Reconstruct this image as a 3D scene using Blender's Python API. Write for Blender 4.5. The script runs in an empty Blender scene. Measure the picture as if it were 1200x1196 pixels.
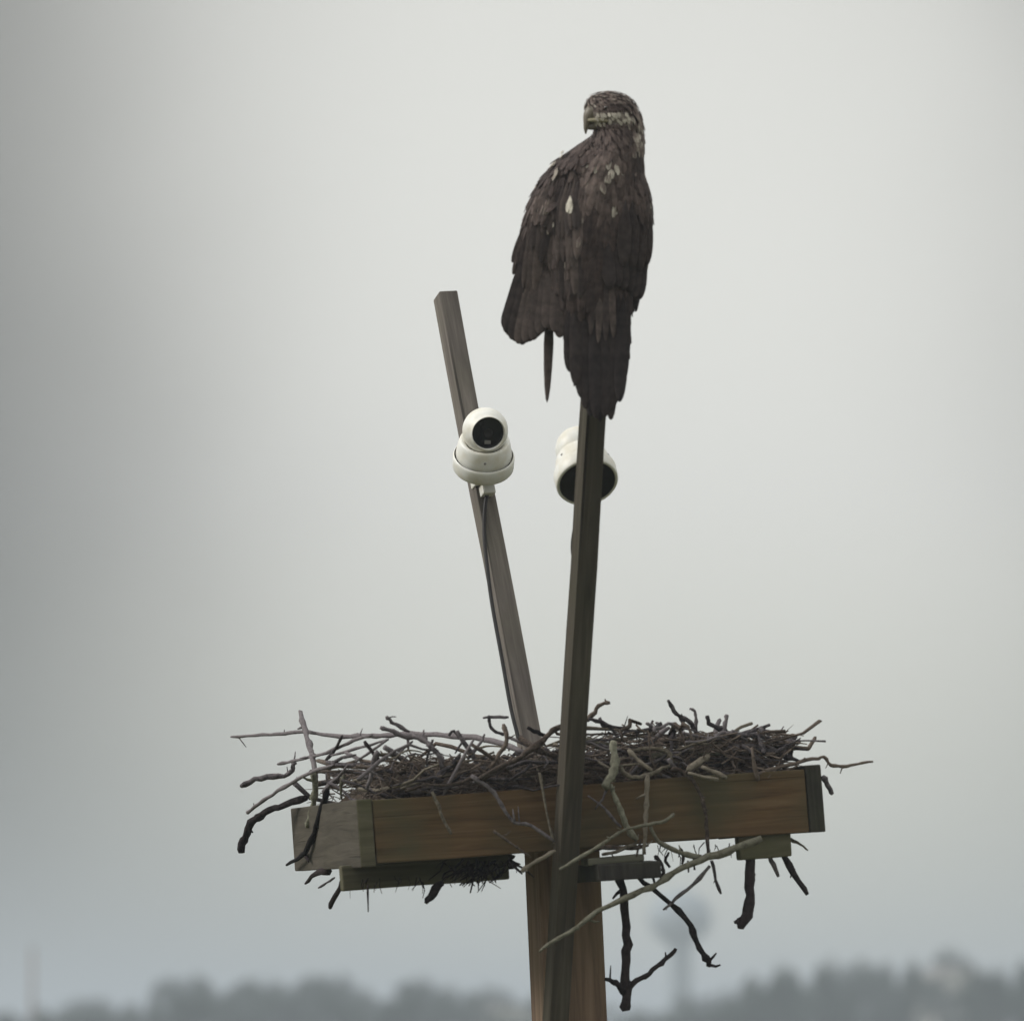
import bpy, bmesh, math, random
from mathutils import Vector, Matrix, Quaternion
from mathutils.bvhtree import BVHTree
from mathutils import noise as mnoise

R = math.radians
rnd = random.Random(11)
scene = bpy.context.scene
col = scene.collection

# ------------------------------------------------------------------ camera
CAM_Z = 4.0
PITCH = R(4.26)
F = 8280.0                      # focal length in photograph pixels (1200 wide)
cam_d = bpy.data.cameras.new('camera')
cam = bpy.data.objects.new('camera', cam_d)
col.objects.link(cam)
cam.location = (0, 0, CAM_Z)
cam.rotation_euler = (R(90) + PITCH, 0, 0)
cam_d.sensor_fit = 'HORIZONTAL'
cam_d.sensor_width = 36
cam_d.lens = 36 * F / 1200
cam_d.clip_start = 0.5
cam_d.clip_end = 9000
cam_d.dof.use_dof = True
cam_d.dof.focus_distance = 19.0
cam_d.dof.aperture_fstop = 4.5
scene.camera = cam

# ------------------------------------------------------------------ sky
SUN_EL, SUN_AZ = R(34), R(-92)          # azimuth from +Y towards -X (photo left)
world = bpy.data.worlds.new('World')
scene.world = world
world.use_nodes = True
nt = world.node_tree
nt.nodes.clear()
def wn(t, **k):
    n = nt.nodes.new(t)
    for a, b in k.items(): setattr(n, a, b)
    return n
def wmath(op, a, b=None, c=None):
    n = wn('ShaderNodeMath', operation=op)
    for i, v in enumerate((a, b, c)):
        if v is None: continue
        if isinstance(v, (int, float)): n.inputs[i].default_value = v
        else: nt.links.new(v, n.inputs[i])
    return n.outputs[0]
tc = wn('ShaderNodeTexCoord')
sep = wn('ShaderNodeSeparateXYZ')
nt.links.new(tc.outputs['Generated'], sep.inputs[0])
nz = wn('ShaderNodeTexNoise')
nz.inputs['Scale'].default_value = 9.0
nz.inputs['Detail'].default_value = 3.0
nz.inputs['Roughness'].default_value = 0.45
nt.links.new(tc.outputs['Generated'], nz.inputs['Vector'])
warp = wmath('MULTIPLY', wmath('SUBTRACT', nz.outputs['Fac'], 0.5), 1.0)
# made-up brightness bands over the whole sky, standing in for lens vignetting
c1 = wmath('COSINE', wmath('ADD', wmath('MULTIPLY', wmath('SUBTRACT', sep.outputs[0], 0.018), 29.0), warp))
c2 = wmath('COSINE', wmath('ADD', wmath('MULTIPLY', wmath('SUBTRACT', sep.outputs[2], 0.085), 17.0), warp))
v1 = wmath('SUBTRACT', 1.0, wmath('POWER', wmath('MULTIPLY_ADD', c1, -0.5, 0.5), 2.0))
v2 = wmath('MULTIPLY_ADD', c2, 0.26, 0.74)
thin = wmath('MULTIPLY', v1, v2)
lum = wmath('MULTIPLY_ADD', thin, 4.1, 1.5)
zen = wmath('MULTIPLY_ADD', wmath('MAXIMUM', sep.outputs[2], 0.0), 1.5, 0.9)     # overcast: brighter overhead
lum = wmath('MULTIPLY', lum, zen)
tint = wn('ShaderNodeCombineColor')
nt.links.new(wmath('MULTIPLY', lum, 1.0), tint.inputs[0])
nt.links.new(wmath('MULTIPLY', lum, 1.0), tint.inputs[1])
nt.links.new(wmath('MULTIPLY', lum, wmath('MINIMUM', wmath('MULTIPLY_ADD', wmath('MAXIMUM', sep.outputs[2], 0.0), 1.5, 0.83), 0.945)), tint.inputs[2])
sky = wn('ShaderNodeTexSky', sky_type='NISHITA')
sky.sun_disc = False
sky.sun_elevation = SUN_EL
sky.sun_rotation = SUN_AZ
sky.dust_density = 4.0
hsv = wn('ShaderNodeHueSaturation')
hsv.inputs['Saturation'].default_value = 0.25
nt.links.new(sky.outputs[0], hsv.inputs['Color'])
mix = wn('ShaderNodeMix', data_type='RGBA')
mix.inputs['Factor'].default_value = 0.94
nt.links.new(hsv.outputs[0], mix.inputs['A'])
nt.links.new(tint.outputs[0], mix.inputs['B'])
bg = wn('ShaderNodeBackground')
bg.inputs['Strength'].default_value = 0.1
nt.links.new(mix.outputs['Result'], bg.inputs['Color'])
wout = wn('ShaderNodeOutputWorld')
nt.links.new(bg.outputs[0], wout.inputs['Surface'])

# ------------------------------------------------------------------ sun through cloud
sun_d = bpy.data.lights.new('sun', 'SUN')
sun_d.energy = 1.5
sun_d.angle = R(18)
sun_d.color = (1.0, 0.97, 0.92)
sun = bpy.data.objects.new('sun', sun_d)
col.objects.link(sun)
sdir = Vector((math.sin(SUN_AZ) * math.cos(SUN_EL), math.cos(SUN_AZ) * math.cos(SUN_EL), math.sin(SUN_EL)))
sun.rotation_euler = sdir.to_track_quat('Z', 'Y').to_euler()
sun.location = (-8, 20, 20)

scene.view_settings.view_transform = 'Standard'
scene.view_settings.look = 'None'
scene.view_settings.gamma = 1.0
scene.view_settings.use_curve_mapping = False
scene.view_settings.exposure = 0.5

# ------------------------------------------------------------------ helpers
FW = Vector((0, math.cos(PITCH), math.sin(PITCH)))
UP = Vector((0, -math.sin(PITCH), math.cos(PITCH)))
def at(px, py, Y):
    """world point at depth Y that stands where the photograph shows (px, py)"""
    d = FW + Vector((1, 0, 0)) * ((px - 600) / F) + UP * ((598 - py) / F)
    return Vector((0, 0, CAM_Z)) + d * (Y / d.y)

def tag(o, label=None, cat=None, group=None, kind=None):
    if label: o['label'] = label
    if cat: o['category'] = cat
    if group: o['group'] = group
    if kind: o['kind'] = kind
    return o

def empty(name, loc):
    o = bpy.data.objects.new(name, None)
    col.objects.link(o)
    o.location = loc
    o.empty_display_size = 0.1
    return o

def link(name, me, m=None, parent=None, M=None):
    """mesh object with world matrix M under an unrotated, unscaled parent chain"""
    o = bpy.data.objects.new(name, me)
    col.objects.link(o)
    if m is not None and len(me.materials) == 0: me.materials.append(m)
    M = M or Matrix.Identity(4)
    if parent is not None:
        o.parent = parent
        P = WORLD.get(parent.name) or Matrix.Translation(parent.location)
        M2 = P.inverted() @ M
    else:
        M2 = M
    o.matrix_basis = M2
    WORLD[o.name] = M
    return o
WORLD = {}

def from_py(name, vs, fs, smooth=True):
    me = bpy.data.meshes.new(name)
    me.from_pydata([tuple(v) for v in vs], [], fs)
    me.update()
    if smooth: me.polygons.foreach_set('use_smooth', [True] * len(me.polygons))
    return me

def box_mesh(name, sx, sy, sz, bev=0.004, cuts=0, wob=0.0, seed=0):
    bm = bmesh.new()
    bmesh.ops.create_cube(bm, size=1.0)
    for v in bm.verts: v.co = Vector((v.co.x * sx, v.co.y * sy, v.co.z * sz))
    if cuts:
        ax = max(range(3), key=lambda i: (sx, sy, sz)[i])
        es = [e for e in bm.edges if abs((e.verts[0].co - e.verts[1].co)[ax]) > 1e-5]
        bmesh.ops.subdivide_edges(bm, edges=es, cuts=cuts)
    if bev:
        es = [e for e in bm.edges if len(e.link_faces) == 2 and e.calc_face_angle(0) > 0.5]
        bmesh.ops.bevel(bm, geom=es, offset=bev, segments=2, affect='EDGES', profile=0.6)
    if wob:
        for v in bm.verts:
            n = mnoise.noise_vector(v.co * 3.1 + Vector((seed, seed * 2.3, 0)))
            n2 = mnoise.noise_vector(v.co * 14 + Vector((seed, 5, 0)))
            v.co += n * wob + n2 * wob * 0.35
    me = bpy.data.meshes.new(name)
    bm.to_mesh(me); bm.free()
    return me

def tube_data(pts, rads, sides=6, close=True, jit=0.0, rr=None, cap=0.35):
    pts = [Vector(p) for p in pts]
    n = len(pts)
    vs, fs = [], []
    t0 = (pts[1] - pts[0]).normalized()
    ref = Vector((0, 0, 1)) if abs(t0.z) < 0.8 else Vector((0, 1, 0))
    u = t0.cross(ref).normalized()
    prev = t0
    for i in range(n):
        if i == 0: t = (pts[1] - pts[0])
        elif i == n - 1: t = (pts[-1] - pts[-2])
        else: t = (pts[i + 1] - pts[i - 1])
        t.normalize()
        q = prev.rotation_difference(t)
        u = (q @ u); u = (u - t * u.dot(t)).normalized()
        w = t.cross(u)
        prev = t
        for k in range(sides):
            a = 2 * math.pi * k / sides
            r = rads[i] * (1 + (rr.uniform(-jit, jit) if rr else 0))
            vs.append(pts[i] + (u * math.cos(a) + w * math.sin(a)) * r)
    for i in range(n - 1):
        for k in range(sides):
            a = i * sides + k; b = i * sides + (k + 1) % sides
            fs.append((a, b, b + sides, a + sides))
    if close:
        fs.append(tuple(range(sides - 1, -1, -1)))
        fs.append(tuple((n - 1) * sides + k for k in range(sides)))
    return vs, fs

def smooth_path(pts, m):
    """Catmull-Rom through pts with m points per span; points may carry extra components"""
    n = len(pts)
    if n < 2: return pts
    dim = len(pts[0])
    out = []
    for i in range(n - 1):
        p0 = pts[max(i - 1, 0)]; p1 = pts[i]; p2 = pts[i + 1]; p3 = pts[min(i + 2, n - 1)]
        for k in range(m):
            t = k / m
            out.append(tuple(0.5 * (2 * p1[j] + (p2[j] - p0[j]) * t + (2 * p0[j] - 5 * p1[j] + 4 * p2[j] - p3[j]) * t * t
                                    + (3 * p1[j] - p0[j] - 3 * p2[j] + p3[j]) * t ** 3) for j in range(dim)))
    out.append(tuple(pts[-1]))
    return out

def lathe_data(prof, sides=40):
    vs, fs = [], []
    for (r, z) in prof:
        for k in range(sides):
            a = 2 * math.pi * k / sides
            vs.append((r * math.cos(a), r * math.sin(a), z))
    for i in range(len(prof) - 1):
        for k in range(sides):
            a = i * sides + k; b = i * sides + (k + 1) % sides
            fs.append((a, b, b + sides, a + sides))
    return vs, fs

# ------------------------------------------------------------------ materials
def mat(name, base=(0.5, 0.5, 0.5), rough=0.7, spec=0.3):
    m = bpy.data.materials.new(name)
    m.use_nodes = True
    b = m.node_tree.nodes['Principled BSDF']
    b.inputs['Base Color'].default_value = (*base, 1)
    b.inputs['Roughness'].default_value = rough
    b.inputs['Specular IOR Level'].default_value = spec
    return m, m.node_tree, b

def N(t, kind, **k):
    n = t.nodes.new(kind)
    for a, b in k.items(): setattr(n, a, b)
    return n

def ramp(t, stops, fac):
    r = N(t, 'ShaderNodeValToRGB')
    el = r.color_ramp.elements
    while len(el) < len(stops): el.new(0.5)
    for e, (p, c) in zip(el, stops):
        e.position = p; e.color = (*c, 1)
    t.links.new(fac, r.inputs[0])
    return r.outputs[0]

def wood(name, dark, mid, light, axis=0, scale=1.0, green=0.0, greencol=(0.10, 0.105, 0.055), rough=0.85):
    m, t, b = mat(name, mid, rough, 0.15)
    tcn = N(t, 'ShaderNodeTexCoord')
    oi = N(t, 'ShaderNodeObjectInfo')
    mp = N(t, 'ShaderNodeMapping')
    s = [30 * scale] * 3; s[axis] = 1.6 * scale
    mp.inputs['Scale'].default_value = s
    t.links.new(tcn.outputs['Object'], mp.inputs['Vector'])
    t.links.new(oi.outputs['Random'], mp.inputs['Location'])
    n1 = N(t, 'ShaderNodeTexNoise'); n1.inputs['Scale'].default_value = 1.6
    n1.inputs['Detail'].default_value = 7; n1.inputs['Roughness'].default_value = 0.62; n1.inputs['Distortion'].default_value = 0.7
    t.links.new(mp.outputs[0], n1.inputs['Vector'])
    c = ramp(t, [(0.25, dark), (0.5, mid), (0.75, light)], n1.outputs['Fac'])
    # broad weather patches
    n2 = N(t, 'ShaderNodeTexNoise'); n2.inputs['Scale'].default_value = 5.0 * scale; n2.inputs['Detail'].default_value = 4
    t.links.new(tcn.outputs['Object'], n2.inputs['Vector'])
    r2 = N(t, 'ShaderNodeMapRange')
    r2.inputs['From Min'].default_value = 0.42; r2.inputs['From Max'].default_value = 0.68
    r2.inputs['To Max'].default_value = green
    t.links.new(n2.outputs['Fac'], r2.inputs['Value'])
    mx = N(t, 'ShaderNodeMix', data_type='RGBA')
    t.links.new(r2.outputs[0], mx.inputs['Factor'])
    t.links.new(c, mx.inputs['A']); mx.inputs['B'].default_value = (*greencol, 1)
    # cracks along the grain
    mp2 = N(t, 'ShaderNodeMapping')
    s2 = [60 * scale] * 3; s2[axis] = 1.1 * scale
    mp2.inputs['Scale'].default_value = s2
    t.links.new(tcn.outputs['Object'], mp2.inputs['Vector'])
    n3 = N(t, 'ShaderNodeTexNoise'); n3.inputs['Scale'].default_value = 0.9; n3.inputs['Detail'].default_value = 2
    t.links.new(mp2.outputs[0], n3.inputs['Vector'])
    r3 = N(t, 'ShaderNodeMapRange')
    r3.inputs['From Min'].default_value = 0.66; r3.inputs['From Max'].default_value = 0.74
    r3.inputs['To Max'].default_value = 0.75
    t.links.new(n3.outputs['Fac'], r3.inputs['Value'])
    mx2 = N(t, 'ShaderNodeMix', data_type='RGBA')
    t.links.new(r3.outputs[0], mx2.inputs['Factor'])
    t.links.new(mx.outputs['Result'], mx2.inputs['A'])
    mx2.inputs['B'].default_value = (dark[0] * 0.45, dark[1] * 0.45, dark[2] * 0.45, 1)
    t.links.new(mx2.outputs['Result'], b.inputs['Base Color'])
    sub = N(t, 'ShaderNodeMath', operation='SUBTRACT')
    t.links.new(n1.outputs['Fac'], sub.inputs[0]); t.links.new(r3.outputs[0], sub.inputs[1])
    bp = N(t, 'ShaderNodeBump'); bp.inputs['Strength'].default_value = 0.55; bp.inputs['Distance'].default_value = 0.003
    t.links.new(sub.outputs[0], bp.inputs['Height'])
    t.links.new(bp.outputs[0], b.inputs['Normal'])
    return m

def bark(name, dark, light, spot=None):
    m, t, b = mat(name, light, 0.9, 0.12)
    tcn = N(t, 'ShaderNodeTexCoord'); oi = N(t, 'ShaderNodeObjectInfo')
    n1 = N(t, 'ShaderNodeTexNoise'); n1.inputs['Scale'].default_value = 75; n1.inputs['Detail'].default_value = 7; n1.inputs['Roughness'].default_value = 0.65
    t.links.new(tcn.outputs['Object'], n1.inputs['Vector'])
    ad = N(t, 'ShaderNodeMath', operation='MULTIPLY_ADD')
    t.links.new(oi.outputs['Random'], ad.inputs[0]); ad.inputs[1].default_value = 0.34; ad.inputs[2].default_value = -0.17
    ad2 = N(t, 'ShaderNodeMath', operation='ADD')
    t.links.new(n1.outputs['Fac'], ad2.inputs[0]); t.links.new(ad.outputs[0], ad2.inputs[1])
    stops = [(0.36, dark), (0.62, light)]
    if spot: stops = [(0.28, dark), (0.5, light), (0.72, spot)]
    c = ramp(t, stops, ad2.outputs[0])
    t.links.new(c, b.inputs['Base Color'])
    bp = N(t, 'ShaderNodeBump'); bp.inputs['Strength'].default_value = 0.9; bp.inputs['Distance'].default_value = 0.004
    t.links.new(n1.outputs['Fac'], bp.inputs['Height']); t.links.new(bp.outputs[0], b.inputs['Normal'])
    return m

M_board = wood('board_wood', (0.055, 0.034, 0.019), (0.122, 0.076, 0.039), (0.188, 0.126, 0.070), 0, 1.0, 0.75, (0.078, 0.076, 0.045))
M_side = wood('weathered_board_wood', (0.039, 0.034, 0.027), (0.075, 0.065, 0.051), (0.111, 0.097, 0.078), 1, 1.0, 0.35, (0.058, 0.053, 0.035))
M_end = wood('end_grain_wood', (0.018, 0.017, 0.016), (0.036, 0.033, 0.030), (0.058, 0.053, 0.048), 2, 1.5, 0.3)
M_post = wood('post_wood', (0.121, 0.082, 0.059), (0.244, 0.162, 0.118), (0.390, 0.276, 0.205), 2, 0.8, 0.3, (0.220, 0.189, 0.110))
M_pole = wood('pole_wood', (0.030, 0.026, 0.021), (0.067, 0.057, 0.044), (0.115, 0.103, 0.080), 2, 1.0, 0.30, (0.057, 0.058, 0.034))
M_pole2 = wood('grey_pole_wood', (0.077, 0.068, 0.062), (0.164, 0.144, 0.131), (0.266, 0.237, 0.216), 2, 1.0, 0.4, (0.156, 0.149, 0.110))
M_joist = wood('mossy_joist_wood', (0.053, 0.048, 0.031), (0.099, 0.090, 0.059), (0.149, 0.134, 0.090), 0, 1.0, 0.6, (0.096, 0.098, 0.052))
M_batten = wood('grey_batten_wood', (0.090, 0.090, 0.068), (0.153, 0.149, 0.113), (0.198, 0.189, 0.153), 0, 1.0, 0.2)
M_st = [bark('stick_bark_grey', (0.046, 0.040, 0.044), (0.175, 0.157, 0.164)),
        bark('stick_bark_brown', (0.05, 0.038, 0.032), (0.15, 0.12, 0.10)),
        bark('stick_bark_tan', (0.075, 0.064, 0.048), (0.21, 0.185, 0.148)),
        bark('stick_bark_lichen', (0.09, 0.085, 0.06), (0.15, 0.145, 0.11), (0.27, 0.27, 0.21)),
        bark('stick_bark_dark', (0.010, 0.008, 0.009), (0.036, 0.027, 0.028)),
        bark('stick_bark_olive', (0.05, 0.046, 0.034), (0.105, 0.098, 0.073), (0.18, 0.175, 0.135))]
M_lining = bark('nest_litter', (0.028, 0.021, 0.016), (0.085, 0.064, 0.048))
M_bolt = mat('galvanised_bolt', (0.32, 0.32, 0.31), 0.5, 0.5)[0]
M_bolt.node_tree.nodes['Principled BSDF'].inputs['Metallic'].default_value = 0.8

def plastic(name, c, rough, dirt=0.25):
    m, t, b = mat(name, c, rough, 0.45)
    tcn = N(t, 'ShaderNodeTexCoord')
    n1 = N(t, 'ShaderNodeTexNoise'); n1.inputs['Scale'].default_value = 28; n1.inputs['Detail'].default_value = 6
    t.links.new(tcn.outputs['Object'], n1.inputs['Vector'])
    d = tuple(x * (1 - dirt) * k for x, k in zip(c, (1, 0.96, 0.87)))
    t.links.new(ramp(t, [(0.35, d), (0.62, c)], n1.outputs['Fac']), b.inputs['Base Color'])
    return m
M_white = plastic('white_plastic', (0.86, 0.86, 0.83), 0.42, 0.12)
M_glass = mat('dark_lens_glass', (0.008, 0.008, 0.012), 0.12, 0.5)[0]
M_black = plastic('black_plastic', (0.018, 0.016, 0.018), 0.6, 0.3)
M_grey = plastic('grey_plastic', (0.22, 0.22, 0.22), 0.5)

# ------------------------------------------------------------------ ground
def ground():
    n = 48
    vs, fs = [], []
    ext = 3500.0
    xs = [ext * math.copysign(abs(i / n) ** 2.2, i) for i in range(-n, n + 1)]
    for y in xs:
        for x in xs:
            d = math.hypot(x, y)
            vs.append((x, y + 100, 0.25 * mnoise.noise(Vector((x * 0.03, y * 0.03, 1))) * min(1, d / 40)))
    k = 2 * n + 1
    for j in range(k - 1):
        for i in range(k - 1):
            a = j * k + i
            fs.append((a, a + 1, a + k + 1, a + k))
    m, t, b = mat('marsh_grass', (0.08, 0.09, 0.04), 0.95, 0.1)
    tcn = N(t, 'ShaderNodeTexCoord')
    n1 = N(t, 'ShaderNodeTexNoise'); n1.inputs['Scale'].default_value = 0.35; n1.inputs['Detail'].default_value = 9
    t.links.new(tcn.outputs['Object'], n1.inputs['Vector'])
    t.links.new(ramp(t, [(0.3, (0.045, 0.05, 0.022)), (0.55, (0.09, 0.095, 0.045)), (0.75, (0.16, 0.14, 0.08))], n1.outputs['Fac']), b.inputs['Base Color'])
    tag(link('ground', from_py('ground', vs, fs), m), kind='structure')
ground()

# ------------------------------------------------------------------ nest platform
YAW, ROLL, TIP = R(9.6), R(4.2), R(1.5)
PC = at(645.5, 959, 18.55)                    # centre of the frame, at mid board height
PR = (Matrix.Rotation(-ROLL, 4, 'Y') @ Matrix.Rotation(TIP, 4, 'X') @ Matrix.Rotation(YAW, 4, 'Z'))
PM = Matrix.Translation(PC) @ PR
PW, PD, BH, BT = 1.205, 1.21, 0.171, 0.040   # width, depth, board height, board thickness
def pl(x, y, z): return PM @ Vector((x, y, z))
def ploc(p): return PM.inverted() @ p

base = PM @ Vector((0, 0, -1))
axis_dir = (PR @ Vector((0, 0, -1, 0))).xyz.normalized()
# post foot on the ground, along the leaning post
PA = at(660, 1030, 18.55); PB = at(667.5, 1196, 18.55)
pdir = (PB - PA).normalized()
foot = PA + pdir * (PA.z / -pdir.z)
platform = empty('nest_platform', (foot.x, foot.y, 0))
tag(platform, 'square wooden nest platform of weathered boards on a thick wooden post', 'nest platform')
WORLD['nest_platform'] = Matrix.Translation(platform.location)

def pbox(name, m, c, size, rot=None, bev=0.004, cuts=6, wob=0.003, seed=0, label=None):
    me = box_mesh(name, *size, bev=bev, cuts=cuts, wob=wob, seed=seed)
    M = PM @ Matrix.Translation(c)
    if rot: M = M @ rot
    o = link(name, me, m, platform, M)
    if label: o['label'] = label
    return o

fb = pbox('front_board', M_board, (0, -PD / 2 + 0.022, -0.003), (PW - 2 * BT - 0.004, BT, BH - 0.010), seed=1, label='brown front board of the frame with greenish weathering')
pbox('back_board', M_board, (0, PD / 2 - 0.022, 0), (PW - 2 * BT - 0.004, BT, BH - 0.006), seed=2)
sl = pbox('side_board', M_side, (-PW / 2 + BT / 2, 0, -0.004), (BT, PD, BH), seed=3, label='pale grey weathered side board at the left end')
sr = pbox('side_board', M_end, (PW / 2 - BT / 2, 0, 0.0), (BT, PD, BH), seed=4, label='dark side board whose end shows at the right corner')
sl.data.materials.append(M_joist)
for p_ in sl.data.polygons:
    if p_.normal.y < -0.8: p_.material_index = 1
# floor planks with gaps, running front to back
np_ = 7
pw = (PW - 2 * BT - 0.01) / np_
for i in range(np_):
    x = -PW / 2 + BT + 0.005 + pw * (i + 0.5)
    if abs(x) < 0.1: continue
    pbox('floor_plank', M_joist, (x, 0, -BH / 2 + 0.026), (pw - 0.012, PD - 2 * BT - 0.02, 0.022), cuts=3, seed=10 + i)
# joists and blocks under the frame
def under(name, m, x0, x1, y0, y1, depth, thick, seed, label=None):
    """a board under the frame seen between pixels x0..x1, y0..y1, set back by depth"""
    Yd = 17.97 + depth
    a = at(x0, (y0 + y1) / 2, Yd); b = at(x1, (y0 + y1) / 2, Yd)
    L = (b - a).length; h = (y1 - y0) / F * Yd
    c = (a + b) / 2
    me = box_mesh(name, L, thick, h, bev=0.005, cuts=5, wob=0.004, seed=seed)
    o = link(name, me, m, platform, Matrix.Translation(c) @ PR)
    if label: o['label'] = label
    return o
under('joist', M_joist, 398, 596, 1007, 1037, 0.10, 0.05, 21, 'mossy joist under the left half of the frame')
under('joist', M_joist, 862, 925, 968, 1005, 0.10, 0.05, 22, 'short joist end under the right corner of the frame')
under('support_block', M_end, 684, 759, 1011, 1031, 0.10, 0.40, 23)
under('batten', M_batten, 685, 752, 1002, 1010.5, 0.02, 0.10, 24)

# post
post_top = PA - pdir * 0.10
Lp = (foot - post_top).length + 0.3
zax = -pdir
M_rot = zax.to_track_quat('Z', 'Y').to_matrix().to_4x4() @ Matrix.Rotation(R(14), 4, 'Z')
me = box_mesh('post', 0.166, 0.166, Lp, bev=0.006, cuts=10, wob=0.003, seed=31)
# orient local frame so that the left face shows narrow
xa = Vector((math.cos(R(13)), math.sin(R(13)), 0)); xa = (xa - zax * xa.dot(zax)).normalized()
ya = zax.cross(xa)
RM = Matrix((xa, ya, zax)).transposed().to_4x4()
post = link('post', me, M_post, platform, Matrix.Translation(post_top + pdir * Lp / 2) @ RM)

# ------------------------------------------------------------------ the two camera poles
def axis_frame(za, yaw):
    xa = Vector((math.cos(yaw), math.sin(yaw), 0)); xa = (xa - za * xa.dot(za)).normalized()
    return Matrix((xa, za.cross(xa), za)).transposed().to_4x4()

def make_pole(p0, p1, w, d, yaw, m, seed, label, bolts):
    za = (p1 - p0).normalized(); L = (p1 - p0).length
    RM = axis_frame(za, yaw)
    root = empty('camera_pole', p0)
    WORLD[root.name] = Matrix.Translation(p0)
    tag(root, label, 'pole', 'camera poles bolted to the nest platform')
    me = box_mesh('shaft', w, d, L, bev=0.0035, cuts=14, wob=0.0025, seed=seed)
    link('shaft', me, m, root, Matrix.Translation((p0 + p1) / 2) @ RM)
    vs, fs = lathe_data([(0, 0.012), (0.008, 0.011), (0.010, 0.006), (0.010, 0.003), (0.016, 0.003), (0.016, 0.0)], 10)
    bme = from_py('bolt', vs, fs)
    for t in bolts:
        c = p0 + za * L * t + (RM @ Vector((0, -1, 0, 0))).xyz * (d / 2 + 0.001)
        M = Matrix.Translation(c) @ RM @ Matrix.Rotation(R(90), 4, 'X')
        link('bolt', bme, M_bolt, root, M)
    return root, za, RM

# near pole: in front of the front board, top towards the viewer
z960 = at(666, 955, 17.885).z
def near_Y(py):
    y = 17.885
    for _ in range(4): y = 17.885 - 0.30 * (at(666, py, y).z - z960)
    return y
n_top = at(698.5, 424, near_Y(424)); n_mid = at(666, 955, near_Y(955))
n_dir = (n_mid - n_top).normalized()
n_bot = n_mid + n_dir * 1.42
near_pole, nz_, nRM = make_pole(n_bot, n_top, 0.052, 0.060, R(19), M_pole, 41,
    'dark near pole with an eagle perched on top, in front of the nest platform', (0.035, 0.09))
# far pole: behind the nest, top leaning left and away
zf0 = at(681, 1196, 18.72).z
def far_Y(py):
    y = 18.72
    for _ in range(4): y = 18.72 + 0.28 * (at(620, py, y).z - zf0)
    return y
f_top = at(521.5, 346, far_Y(346)); f_mid = at(619, 860, far_Y(860))
f_dir = (f_mid - f_top).normalized()
f_bot = f_mid + f_dir * 1.6
far_pole, fz_, fRM = make_pole(f_bot, f_top, 0.052, 0.062, R(17), M_pole2, 42,
    'bare grey pole leaning left out of the back of the nest with empty top', (0.05, 0.10))

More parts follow.
